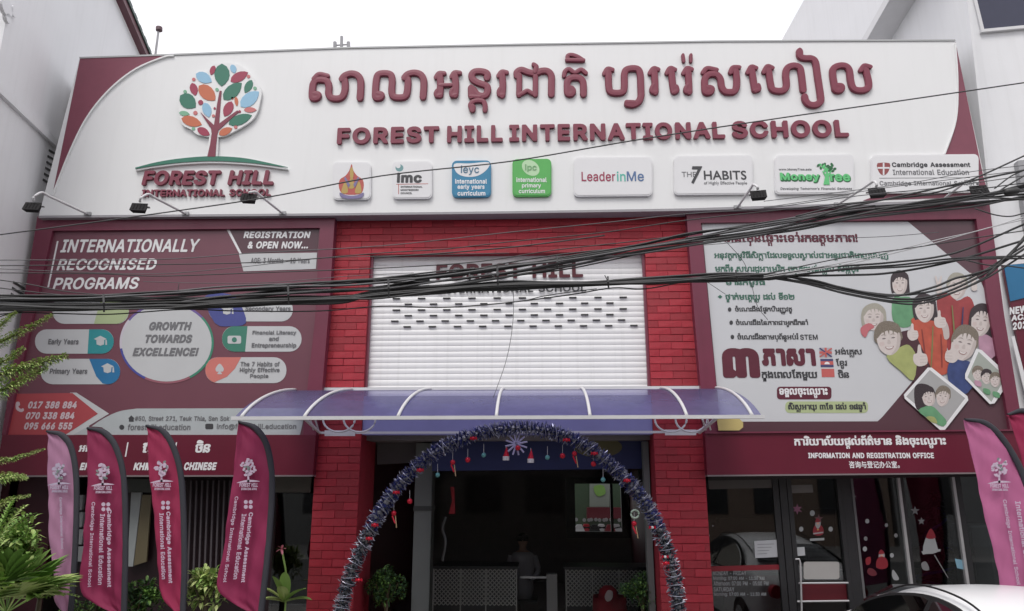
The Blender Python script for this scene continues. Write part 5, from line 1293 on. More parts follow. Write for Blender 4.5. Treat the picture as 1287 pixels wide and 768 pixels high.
# ---- floodlights on arms along the fascia bottom
def flood(bx, by, ex, ey, hx_, hy_, label, m=1):
    t = thing('flood_lamp', W(hx_, hy_, -1.3), label, 'lamp', 'flood lamps on arms along the fascia')
    a = W(bx, by, YF - .02); e = W(ex, ey, -1.25); h = W(hx_, hy_, -1.3)
    mid = a.lerp(e, .85)
    P = [a] + [a.lerp(e, .5)] + [mid] + [e + Vector((0, 0, .0)), e.lerp(h, .5) + Vector(((h.x - e.x) * .25, -.05, .02)), h + Vector((0, 0, .09))]
    obj('lamp_arm', *tube(catmull(P, 5), .017, 6), M['metal_white'], t, smooth=True)
    obj('arm_foot', *box(a.x - .05, a.x + .05, YF - .03, YF - .0101, a.z - .02, a.z + .03), M['metal_grey'], t)
    # tilted housing: a shallow tapered box facing the board
    c = h; mb = MB(); rot = Euler((math.radians(-28), 0, math.radians(10 * m))).to_matrix()
    V = [rot @ Vector(v) for v in [(-.10, -.03, -.07), (.10, -.03, -.07), (.10, -.03, .07), (-.10, -.03, .07), (-.075, .045, -.045), (.075, .045, -.045), (.075, .045, .045), (-.075, .045, .045)]]
    obj('lamp_housing', [tuple(c + v) for v in V], [(0, 1, 2, 3), (5, 4, 7, 6), (4, 0, 3, 7), (1, 5, 6, 2), (3, 2, 6, 7), (4, 5, 1, 0)], M['lamp_black'], t)
    V = [rot @ Vector(v) for v in [(-.105, .03, .072), (.105, .03, .072), (.105, .06, .076), (-.105, .06, .076)]]
    V2 = [v + Vector((0, 0, .006)) for v in V]
    obj('lamp_visor', [tuple(c + v) for v in V + V2], [(0, 3, 2, 1), (4, 5, 6, 7), (0, 1, 5, 4), (1, 2, 6, 5), (2, 3, 7, 6), (3, 0, 4, 7)], M['metal_grey'], t)
    for k in range(4):
        v0 = rot @ Vector((-.06 + k * .04, -.034, -.045)); v1 = rot @ Vector((-.06 + k * .04, -.034, .045))
        obj('cooling_fin', *tube([c + v0, c + v1], .006, 4), M['lamp_black'], t)
flood(110, 269, 52, 242, 41, 261, 'floodlight at the left end of the fascia, beside the white neighbour')
flood(233, 268.5, 186, 244, 175, 262, 'floodlight below the first letters under the tree emblem')
flood(355, 268, 321, 241, 313, 250, 'floodlight crossing the right end of the tree emblem lettering')
flood(927, 260.5, 947, 232, 953, 246, 'floodlight below the plate with the tall figure seven', -1)
flood(1053, 257, 1098, 228, 1102, 243, 'floodlight between the green lettered plate and the shield plate', -1)
flood(1184, 252, 1216, 226, 1230, 240, 'floodlight at the right end of the fascia behind cables', -1)
# ---- rooftop bits
an = thing('roof_antenna', W(429, 60, 2), 'small twin-armed antenna on the roof behind the fascia', 'antenna')
obj('mast', *tube([W(429, 70, 2), W(429.5, 46, 2)], .03, 6), M['metal_grey'], an)
for s in (-8, 9): obj('panel_aerial', *tube([W(429 + s, 60, 2), W(429 + s, 53, 2)], .035, 6), M['metal_grey'], an)
obj('cross_arm', *tube([W(421, 57, 2), W(438, 56, 2)], .015, 5), M['metal_grey'], an)
pl = thing('roof_post', W(195, 70, 3), 'thin roof post with round dark cap near the left roof edge', 'post')
obj('post_rod', *tube([W(194, 80, 3), W(199, 40, 3)], .022, 6), M['metal_grey'], pl)
obj('post_cap', *tube([W(200, 38.5, 3), W(200, 34.5, 3)], .065, 12), C('capred', (84, 60, 66)), pl)
# ================================================================= GARLAND ARCH
YA = -.9
ap = [(422, 800), (428, 768), (438, 730), (454, 690), (477, 645), (504, 607), (535, 577), (570, 556), (610, 543), (650, 538), (690, 542), (730, 557), (765, 582), (795, 612), (816, 640), (834, 680), (846, 720), (853, 768), (856, 800)]
aw = [W(p[0], p[1], YA) for p in ap]
aw = [Vector((aw[0].x - .05, YA, .14))] + aw + [Vector((aw[-1].x + .05, YA, .14))]
ga = thing('garland_arch', (W(640, 700, YA).x, YA, .13), 'tall arch of navy and silver tinsel standing around the entrance', 'arch')
path = catmull(aw[1:-1], 14); path = [aw[0].lerp(path[0], k / 12) for k in range(12)] + path + [path[-1].lerp(aw[-1], k / 12) for k in range(1, 13)]
obj('arch_tube', *tube(path, .035, 6), M['metal_grey'], ga)
# resample evenly
def resample(P, step):
    out = [P[0]]; acc = 0
    for a, b in zip(P, P[1:]):
        L = (b - a).length
        while acc + L >= step:
            t = (step - acc) / L; a = a.lerp(b, t); out.append(a.copy()); L = (b - a).length; acc = 0
        acc += L
    return out
ev = resample(path, .052)
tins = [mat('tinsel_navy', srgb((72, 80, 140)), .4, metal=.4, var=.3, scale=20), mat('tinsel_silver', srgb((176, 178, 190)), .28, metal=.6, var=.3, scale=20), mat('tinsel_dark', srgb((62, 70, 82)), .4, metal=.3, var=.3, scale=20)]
for i in range(1, len(ev) - 1):
    c = ev[i]; d = (ev[i + 1] - ev[i - 1]).normalized(); u = d.cross(Vector((0, 1, 0))).normalized(); v = Vector((0, 1, 0))
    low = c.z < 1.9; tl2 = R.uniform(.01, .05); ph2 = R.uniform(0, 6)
    for kind in (0, 1):
        mb = MB(); n = 24 if kind == 0 else 20; r0 = .098 + R.uniform(-.01, .01); tl = d * .3 * R.uniform(-1, 1)
        for q in range(n):
            a_ = 2 * math.pi * (q + R.random() * .6) / n; rd = u * math.cos(a_) + v * math.sin(a_); tg = -u * math.sin(a_) + v * math.cos(a_)
            r1 = r0 * R.uniform(.7, 1.15) * (1.0 if kind == 0 else 1.1)
            w = .010 if kind == 0 else .0045
            off = d * R.uniform(-.045, .045)
            mb.add([c + rd * .03 + tg * w, c + rd * .03 - tg * w, c + rd * r1 * .8 + off * .6 - tg * w * 1.2 + tl * .05, c + rd * r1 + off, c + rd * r1 * .8 + off * .6 + tg * w * 1.2 + tl * .05], [(0, 1, 2, 3, 4)])
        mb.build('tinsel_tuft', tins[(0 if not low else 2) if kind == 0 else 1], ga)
    if R.random() < .55:
        rr = .098 + R.uniform(-.02, .012); P = [c + (u * math.cos(a_) + v * math.sin(a_)) * rr + d * tl2 * math.sin(a_ + ph2) for a_ in [2 * math.pi * k / 12 for k in range(13)]]
        obj('wire_ring', *tube(P, .0038, 4, False), tins[1], ga)
redm = mat('bauble_red', srgb((190, 26, 50)), .25, metal=.3); wht = C('orn_white', (200, 198, 200))
def ball(c, r, n=8):
    V = [c + Vector((0, 0, r))]; Fc = []
    m = 5
    for i in range(1, m):
        t = math.pi * i / m
        for q in range(n): a_ = 2 * math.pi * q / n; V.append(c + Vector((r * math.sin(t) * math.cos(a_), r * math.sin(t) * math.sin(a_), r * math.cos(t))))
    V.append(c - Vector((0, 0, r)))
    for q in range(n): Fc.append((0, 1 + q, 1 + (q + 1) % n)); 
    for i in range(m - 2):
        for q in range(n): s = (q + 1) % n; Fc.append((1 + i * n + q, 1 + (i + 1) * n + q, 1 + (i + 1) * n + s, 1 + i * n + s))
    for q in range(n): Fc.append((len(V) - 1, 1 + (m - 2) * n + (q + 1) % n, 1 + (m - 2) * n + q))
    return V, Fc
for (px, py, r) in ((595, 551, 4), (528, 591, 4.5), (498, 619, 4), (471, 660, 4.5), (464, 677, 4), (451, 729, 3.5), (712, 553, 4), (747, 570, 4), (788, 604, 4.5), (820, 663, 3), (837, 708, 4), (836, 700, 3)):
    b = ball(W(px, py, YA - .1), r * .0062, 10)
    obj('bow', *b, redm if px not in (820, 836) else wht, ga, smooth=True)
    for s in (-1, 1): obj('bow', *pxpoly([(px, py), (px + 4 * s, py - 2.6), (px + 4.6 * s, py + 2)], YA - .11, .01), redm, ga)
# hanging ornaments
def orn(px, py, kind, label):
    t = thing('hanging_ornament', W(px, py, YA), label, 'ornament', 'ornaments hanging under the arch')
    c = W(px, py, YA)
    obj('string', *tube([c, W(px, py - 14, YA)], .0025, 4), M['metal_white'], t)
    if kind == 'hat':
        V = [c + Vector((.04 * math.cos(a_), .04 * math.sin(a_), 0)) for a_ in [2 * math.pi * k / 10 for k in range(10)]] + [c + Vector((.01, 0, .13))]
        obj('hat_cone', V, [(k, (k + 1) % 10, 10) for k in range(10)] + [tuple(range(9, -1, -1))], redm, t)
        obj('hat_brim', *tube([c + Vector((0, 0, -.045)), c + Vector((0, 0, .004))], .042, 10), wht, t)
    elif kind == 'ball': obj('bauble', *ball(c, .035, 10), redm, t, smooth=True)
    elif kind == 'blue': obj('bauble', *ball(c, .03, 10), C('orn_blue', (90, 150, 150)), t, smooth=True)
    elif kind == 'flake':
        for k in range(6):
            a_ = math.pi * k / 6 + .2; dv = Vector((math.cos(a_), 0, math.sin(a_))) * .14
            obj('snowflake_arm', *tube([c - dv, c + dv], .012, 5), C('flk', (176, 172, 206)), t)
        obj('bauble', *ball(c + Vector((.02, -.05, -.05)), .035, 10), redm, t, smooth=True)
    elif kind == 'drop':
        obj('charm', *ball(c, .033, 10), redm, t, smooth=True)
        obj('charm_legs', *tube([c + Vector((-.02, 0, -.03)), c + Vector((.02, 0, -.12))], .011, 6), redm, t)
        obj('charm_legs', *tube([c + Vector((.02, 0, -.03)), c + Vector((.04, 0, -.17))], .006, 6), C('orn_gold', (190, 160, 120)), t)
orn(649, 558, 'flake', 'big pale snowflake with red centre under the arch crown')
orn(636, 574, 'hat', 'red hat ornament left of the big snowflake'); orn(667, 577, 'hat', 'red and white hat ornament right of the big snowflake')
orn(569, 581, 'drop', 'red figure ornament with pale dangling leg on the upper left of the arch'); orn(588, 578, 'ball', 'small red bauble between the red figure and the snowflake')
orn(608, 572, 'blue', 'small pale bauble below the upper left arch'); orn(688, 575, 'blue', 'small teal bauble right of the snowflake hats')
orn(722, 570, 'drop', 'red figure ornament on the upper right of the arch'); orn(707, 573, 'ball', 'red bauble left of the upper right figure')
orn(746, 583, 'ball', 'red bauble right of the upper right figure'); orn(758, 603, 'blue', 'small teal bauble on the right side of the arch')
orn(515, 630, 'ball', 'red bauble inside the left side of the arch'); orn(495, 645, 'drop', 'red figure ornament with gold leg on the lower left of the arch')
orn(797, 658, 'drop', 'red figure ornament hanging under a pale ring on the right'); orn(550, 597, 'blue', 'blue bauble beside the grey column')
rg = thing('ring_ornament', W(798, 647, YA), 'pale round ring above the red figure on the right', 'ornament')
obj('ring', *tube([W(798 + 5 * math.cos(a_), 646 + 5 * math.sin(a_), YA) for a_ in [2 * math.pi * k / 14 for k in range(15)]], .012, 6, False), C('orn_ring', (170, 190, 170)), rg)
rb = thing('ribbon_streamer', W(568, 640, 1.2), 'red and silver ribbon streamer beside the grey column', 'ribbon')
obj('ribbon', *pxpoly([(566, 612), (571, 612), (572, 646), (564, 646), (568, 630)], 1.2, .01), redm, rb)
obj('ribbon', *tube(catmull([W(560, 650, 1.2), W(556, 665, 1.2), W(560, 680, 1.2), W(556, 705, 1.2)], 5), .02, 5), M['metal_grey'], rb)

# ================================================================= FEATHER FLAGS
YFL = -1.3
def fflag(sleeve, left, m, label, txt, y=YFL, sw=7.5, pale=False, tx=None, logo=None, ang=0):
    b = sleeve[-1]
    t = thing('feather_flag', (W(b[0], b[1], y).x, y, .13), label, 'flag', 'feather flags along the pavement')
    S = spx(sleeve, 6, False); Lf = spx(left, 6, False)
    def at(P, u):
        Ls = [0]
        for a, c in zip(P, P[1:]): Ls.append(Ls[-1] + math.dist(a, c))
        s = u * Ls[-1]
        for i in range(len(P) - 1):
            if Ls[i + 1] >= s or i == len(P) - 2:
                k = (s - Ls[i]) / max(1e-6, Ls[i + 1] - Ls[i]); return (P[i][0] + (P[i + 1][0] - P[i][0]) * k, P[i][1] + (P[i + 1][1] - P[i][1]) * k)
    nu, nv = 44, 14; V = []; Fc = []
    ph = R.uniform(0, 6)
    def yw(u, v): return y + .035 * math.sin(v * 5 + ph + u * 3) * (1 - v) * (.3 + u) + .010 * math.sin(u * 17 + v * 9 + ph) + .006 * math.sin(u * 41 - v * 13 + ph) + .004 * math.sin(u * 60 + v * 31)
    for i in range(nu + 1):
        u = i / nu; a = at(Lf, u); c = at(S, u)
        for j in range(nv + 1):
            v = j / nv; px = a[0] + (c[0] - a[0]) * v; py = a[1] + (c[1] - a[1]) * v
            w = W(px, py, y); V.append((w.x, yw(u, v), w.z))
    for i in range(nu):
        for j in range(nv): k = i * (nv + 1) + j; Fc.append((k, k + 1, k + nv + 2, k + nv + 1)) 
    Fc = [tuple(reversed(f)) for f in Fc]
    o = obj('flag_cloth', V, Fc, m, t, smooth=True)
    sol = o.modifiers.new('cloth_thickness', 'SOLIDIFY'); sol.thickness = .002
    P = [W(p[0], p[1], y) for p in S]; P += [Vector((P[-1].x + .005, y, P[-1].z + (0.14 - P[-1].z) * k / 3)) for k in (1, 2, 3)]
    # black sleeve: flat ribbon
    V = []; Fc = []; hw = sw / 100 * .5 * 1.0
    for i, p in enumerate(P):
        d = (P[min(i + 1, len(P) - 1)] - P[max(i - 1, 0)]).normalized(); n = Vector((d.z, 0, -d.x))
        h = hw * min(1, .35 + i / 10)
        for (s, dy_) in ((1, 0), (.6, -.018), (-.6, -.018), (-1, 0), (-.6, .018), (.6, .018)): V.append(tuple(p + n * (h * s) + Vector((0, dy_ - .004, 0))))
    for i in range(len(P) - 1):
        for q in range(6): s = (q + 1) % 6; Fc.append((i * 6 + q, i * 6 + s, i * 6 + 6 + s, i * 6 + 6 + q))
    Fc.append(tuple(range(6))); Fc.append(tuple(reversed([(len(P) - 1) * 6 + q for q in range(6)])))
    obj('pole_sleeve', V, Fc, M['sleeve'], t, smooth=True)
    obj('foot_plate', *box(P[-1].x - .2, P[-1].x + .2, y - .2, y + .2, .131, .15), M['lamp_black'], t)
    tc = C('flag_print_pale', (196, 176, 196)) if not pale else C('flag_print_grey', (176, 164, 186))
    yy = y - .062
    if logo:
        lx, ly, r = logo
        for k in range(40):
            a_ = R.uniform(0, 6.28); q = math.sqrt(R.random()) * r
            obj('logo_leaf', *pxpoly(ell(lx + q * math.cos(a_) * .9, ly + q * math.sin(a_) * 1.1, 2.3, 1.5, 8, rot=R.uniform(0, 180)), yy - .0003 * k, .0002), tc if k % 5 else C('fl_g', (120, 130, 130)), t)
        obj('logo_trunk', *pxpoly([(lx - .8, ly + 3), (lx + .8, ly + 3), (lx + 1.4, ly + r + 8), (lx - 1.4, ly + r + 8)], yy, .001), tc, t)
        obj('logo_ground', *pxpoly(spx([(lx - 15, ly + r + 9), (lx, ly + r + 5), (lx + 15, ly + r + 7), (lx, ly + r + 8)], 3), yy, .001), tc, t)
        obj('lettering', *lettering('FOREST HILL', lx - 11, ly + r + 9, lx + 12, ly + r + 14, yy, bold=.03), tc, t)
        obj('lettering', *lettering('INTERNATIONAL SCHOOL', lx - 9, ly + r + 15, lx + 11, ly + r + 18, yy, bold=.03), tc, t)
    for (s, x0, y0, x1, y1, wpx, bo) in txt:      # runs from (x0,y0) down to (x1,y1); letters lie on their side
        V, Fc = raw(s, 'inter', bo, 1)
        a0, a1 = min(q[0] for q in V), max(q[0] for q in V); b0, b1 = min(q[1] for q in V), max(q[1] for q in V); c0 = min(q[2] for q in V); c1 = max(q[2] for q in V)
        out = []
        for q in V:
            u = (q[0] - a0) / (a1 - a0); h = (q[1] - b0) / (b1 - b0)
            w = W(x0 + (x1 - x0) * u + wpx * (h - .5), y0 + (y1 - y0) * u, yy); out.append((w.x, yy - .002 * (q[2] - c0) / (c1 - c0), w.z))
        obj('lettering', out, Fc, tc, t)
    return t
def shield(t, x, y, yy, s=1.0):
    c = C('flag_print_pale', (196, 176, 196))
    for (dx, dy_) in ((-3.4, -3.4), (3.4, -3.4), (-3.4, 3.4), (3.4, 3.4)):
        obj('shield_print', *pxpoly(ell(x + dx * s, y + dy_ * s, 2.9 * s, 2.9 * s, 8), yy, .001), c, t)
CA, IE, CI = 'Cambridge Assessment', 'International Education', 'Cambridge International School'
f1 = fflag([(59, 542), (78, 547), (90, 564), (96, 600), (96, 660), (93, 720), (89, 772)], [(59, 543), (59, 600), (60, 660), (66, 710), (70, 752), (84, 772)], M['flag_pale'], 'faded pale pink feather flag at the far left',
     [(CI, 76, 625, 78, 690, 4, .02)], logo=(74, 592, 9), pale=True)
f2 = fflag([(110, 538), (132, 544), (147, 565), (156, 605), (158, 680), (156, 772)], [(110, 539), (110, 610), (107, 680), (104, 742), (148, 774)], M['flag'], 'magenta feather flag second from left, beside the pale one',
     [(CA, 137, 640, 137, 738, 6.5, .03), (IE, 129, 646, 126, 735, 6, .02), (CI, 117, 631, 112, 738, 5.5, .015)], logo=(129, 593, 9)); shield(f2, 133, 637, YFL - .063, .9)
f3 = fflag([(184, 535), (206, 543), (221, 570), (229, 612), (232, 700), (230, 772)], [(184, 537), (187, 600), (196, 680), (203, 745), (226, 772)], M['flag_red_and_backlit'], 'magenta feather flag third from left, its backlit red put into the cloth colour',
     [(CA, 211, 643, 214, 733, 6.5, .03), (IE, 203, 645, 206, 728, 5.5, .02)], logo=(203, 589, 9)); shield(f3, 208, 635, YFL - .063, .9)
f4 = fflag([(300, 530), (322, 539), (337, 565), (342, 615), (336, 700), (328, 772)], [(300, 532), (292, 610), (282, 690), (275, 741), (318, 774)], M['flag'], 'magenta feather flag nearest the left red brick pillar',
     [(CA, 315, 644, 305, 732, 6.5, .03), (IE, 307, 646, 296, 728, 6, .02), (CI, 297, 624, 282, 732, 5.5, .015)], logo=(312, 588, 10)); shield(f4, 312, 634, YFL - .063, .9)
f5 = fflag([(1212, 527), (1240, 533), (1266, 560), (1290, 610), (1310, 700), (1320, 790)], [(1212, 528), (1226, 590), (1242, 660), (1258, 735), (1268, 800)], M['flag_pink'], 'light pink feather flag behind the white car at the right',
     [(CA, 1291, 628, 1304, 735, 7, .03), (IE, 1279, 630, 1296, 735, 7, .02), (CI, 1262, 628, 1280, 735, 6, .015)], logo=(1256, 588, 11), y=-1.5)
f6 = fflag([(1266, 521), (1290, 517), (1320, 540), (1345, 600), (1360, 700), (1362, 790)], [(1266, 522), (1282, 570), (1300, 640), (1316, 720), (1322, 800)], M['flag_red_and_backlit'], 'red feather flag cut by the right edge of the view', [], y=-1.1)

# ================================================================= PLANTS
lg = [mat('leaf_%d' % i, srgb(c), .55, var=.25, scale=5) for i, c in enumerate([(136, 170, 88), (100, 136, 62), (168, 188, 112), (56, 86, 50), (172, 182, 120)])]
for m_ in lg: m_.node_tree.nodes['Principled BSDF'].inputs['Subsurface Weight'].default_value = 0.0
def blade(p, d, L, w, droop, n=5):
    """one curved leaf blade, folded along its midrib"""
    d = d.normalized(); side = d.cross(Vector((0, 0, 1)));
    side = side.normalized() if side.length > .01 else Vector((1, 0, 0)); V = []; Fc = []
    for i in range(n + 1):
        t = i / n; c = p + d * (L * t) + Vector((0, 0, -droop * L * t * t)); h = w * (math.sin(math.pi * min(1, .12 + t * .88)) ** .7) * .5
        V += [c - side * h + Vector((0, 0, h * .35)), c, c + side * h + Vector((0, 0, h * .35))]
    for i in range(n):
        a = i * 3; Fc += [(a, a + 1, a + 4, a + 3), (a + 1, a + 2, a + 5, a + 4)]
    return V, Fc
def palm(px, py, y, label, n=16, L=.8, fan=False, mi=0, tilt=.5, zs=None):
    c = W(px, py, y); t = thing('palm_plant', (c.x, y, .13), label, 'plant')
    obj('stem', *tube([(c.x, y, .13), (c.x, y, c.z)], .035, 8, rfun=lambda q: .045 - .02 * q), C('stem_br', (80, 70, 50)), t)
    for k in range(n):
        a_ = 2 * math.pi * (k + R.random() * .5) / n; el = R.uniform(-.1, 1.1) * tilt + .35; d = Vector((math.cos(a_) * math.cos(el), math.sin(a_) * math.cos(el), math.sin(el)))
        mb = MB()
        if fan:
            sd = d.cross(Vector((0, 0, 1))).normalized(); st = c + d * L * .5
            mb.add(*tube([c, st], .007, 4))
            for q in range(13):
                f = (q - 6) / 6; mb.add(*blade(st, d * math.cos(f * 1.35) + sd * math.sin(f * 1.35), L * (.72 - .12 * abs(f)), .12, .16))
        else:
            mid = [c + d * (L * s) + Vector((0, 0, -.35 * L * s * s)) for s in [i / 10 for i in range(11)]]
            mb.add(*tube(mid, .006, 4, rfun=lambda q: .008 - .006 * q)); sd = d.cross(Vector((0, 0, 1))).normalized()
            for i in range(1, 11):
                for s in (-1, 1): mb.add(*blade(mid[i], (sd * s + d * .9 + Vector((0, 0, .1))), L * .30 * (1.1 - i / 14), .026, .4, 3))
        mb.build('frond', lg[(mi + k) % 3 if k % 3 else mi], t)
    return t
def bush(px, py, y, label, rx, rz, n=420, mats=(0, 1, 3), ls=.07, name='bush', ww=.4, pot=False):
    c = W(px, py, y); t = thing(name, (c.x, y, .13), label, 'plant')
    mbs = [MB() for _ in mats]
    lumps = []
    while len(lumps) < 14:
        q3 = Vector((R.uniform(-1, 1), R.uniform(-1, 1), R.uniform(-.8, 1)))
        if q3.length < .95: lumps.append((q3.x * .8, q3.y * .6, q3.z * .75, R.uniform(.2, .5)))
    for i in range(n):
        l = R.choice(lumps); v = Vector((R.gauss(0, 1), R.gauss(0, 1), R.gauss(0, 1))).normalized() * l[3] * R.uniform(.6, 1)
        p = Vector((c.x + (l[0] + v.x) * rx, y + (l[1] + v.y) * rx * .8, c.z + (l[2] + v.z) * rz))
        d = (v + Vector((0, 0, .3)) + Vector((R.uniform(-.5, .5), R.uniform(-.5, .5), R.uniform(-.5, .5)))).normalized()
        q = R.randrange(len(mats)); mbs[q].add(*blade(p, d, ls * R.uniform(.7, 1.3), ls * ww, .3, 2))
    obj('trunk', *tube([(c.x, y, .13), (c.x + .02, y, c.z)], .03, 6), C('stem_br', (80, 70, 50)), t)
    for k in range(5):
        a_ = k * 1.3; obj('branch', *tube([(c.x, y, max(.3, c.z - rz * .8)), (c.x + rx * .5 * math.cos(a_), y + rx * .4 * math.sin(a_), c.z + rz * .3)], .01, 5), C('stem_br', (80, 70, 50)), t)
    for q, mb in enumerate(mbs):
        if mb.V: o = mb.build('leaves', lg[mats[q]], t); o['kind'] = 'stuff'
    if pot: obj('pot', *tube([(c.x, y, .161), (c.x, y, .55)], .2, 14, rfun=lambda q: .17 + .07 * q), C('pot', (90, 60, 50)), t)
    return t
palm(8, 770, -2.2, 'fan palm with broad ribbed leaves in the lower left corner', 13, .66, True, 0, .95)
palm(50, 752, -1.7, 'small feathery palm beneath the pale pink flag', 12, .42, False, 0, .6)
palm(-10, 690, -2.6, 'upright palm with long blades cut by the left edge', 9, .7, False, 2, 1.0)
bush(20, 700, -1.9, 'full green bush rising at the far left edge behind the fan palm', .30, .40, 900, (0, 2, 1), .11)
bush(175, 752, -1.0, 'low dark leafy bush between the first two magenta flags', .36, .20, 700, (1, 3), .09)
bush(258, 742, -1.05, 'yellow green croton bush between the third flag from left and its right neighbour', .30, .24, 620, (0, 2, 4), .10)
bush(120, 762, -.9, 'dark leafy bush at the foot of the magenta flag', .40, .12, 300, (1, 3), .08)
bush(485, 742, .5, 'dark potted bush inside the arch beside the grey column', .34, .32, 1500, (3, 1, 3), .05, pot=True, ww=.5)
bush(806, 742, .5, 'dark potted bush inside the arch beside the right red pillar', .32, .28, 1400, (3, 1, 3), .05, pot=True, ww=.5)
# broad leaved plant with pink flower beside the left pillar
c = W(359, 738, -.5); t = thing('flowering_plant', (c.x, -.5, .13), 'broad leaved plant with one small pink flower beside the left red pillar', 'plant')
for k, (a_, L, el) in enumerate([(1.6, .5, 1.35), (2.6, .45, .7), (.5, .42, .7), (3.3, .4, .3), (-.3, .4, .35), (-1.6, .35, .8), (2.0, .5, 1.0)]):
    d = Vector((math.cos(a_) * math.cos(el), -abs(math.sin(a_)) * math.cos(el) * .6, math.sin(el)))
    obj('leaf', *blade(Vector((c.x, -.5, c.z - .18)), d, L, .15, .25, 7), lg[2 if k % 2 else 0], t)
obj('stem', *tube(catmull([(c.x, -.5, .13), (c.x + .01, -.5, c.z), tuple(W(355, 694, -.5))], 5), .012, 6), lg[0], t)
f0 = W(354, 690, -.5)
for k in range(5):
    a_ = k * 1.256; obj('petal', *blade(f0, Vector((math.cos(a_), -.4, math.sin(a_) + .3)), .075, .035, .2, 3), C('petal', (206, 128, 140)), t)
# overhanging branches of a feathery street tree, upper left
tt = thing('street_tree', (W(-120, 700, -5).x, -5, .13), 'feathery green tree reaching in from the left edge', 'tree')
tx, tz = W(-90, 480, -5), W(-90, 480, -5).z
obj('trunk', *tube(catmull([(tx.x, -5, .01), (tx.x + .05, -5, 1.6), (tx.x - .03, -5, tz), (tx.x - .1, -5, tz + .7)], 6), .07, 8, rfun=lambda q: .09 - .05 * q), C('stem_br', (80, 70, 50)), tt)
def spray(pts, w0, n, y=-4.9, dens=1.0):
    P = catmull([W(p[0], p[1], y) for p in pts], 8)
    obj('branch', *tube(P, .01, 5, rfun=lambda q: .016 - .012 * q), C('twig', (104, 104, 62)), tt)
    mbs = [MB(), MB(), MB()]
    n = int(n * 2.2)
    for i in range(n):
        t = (i + R.random()) / n; k = t * (len(P) - 1); a = P[int(k)]; b = P[min(int(k) + 1, len(P) - 1)]; c = a.lerp(b, k - int(k)); d = (b - a).normalized() if (b - a).length > 0 else Vector((1, 0, 0))
        r_ = w0 * (1 - t * .75); side = Vector((R.gauss(0, 1), R.gauss(0, 1), R.gauss(0, 1))); side = (side - d * side.dot(d)).normalized()
        mbs[R.randrange(3)].add(*blade(c + side * r_ * R.uniform(0, .75), (side * R.uniform(.3, 1) + d * 1.1).normalized(), r_ * R.uniform(.35, .8), .014, .5, 2))
    for q, mb in enumerate(mbs):
        o = mb.build('needles', lg[(0, 2, 4)[q]], tt); o['kind'] = 'stuff'
spray([(-80, 470), (-20, 440), (20, 420), (66, 396)], .085, 420)
spray([(-80, 500), (-20, 478), (30, 462), (84, 447)], .12, 620)
spray([(-80, 520), (-20, 500), (20, 482), (60, 462)], .10, 420)
spray([(-90, 450), (-20, 425), (5, 405), (20, 392)], .07, 200)
spray([(-90, 470), (-10, 460), (30, 437)], .10, 300)
spray([(-60, 600), (-10, 582), (25, 574), (56, 564)], .045, 260)
spray([(-60, 640), (-10, 605), (15, 598), (34, 600)], .07, 300)
spray([(-60, 660), (-10, 640), (12, 628), (38, 622)], .05, 220)

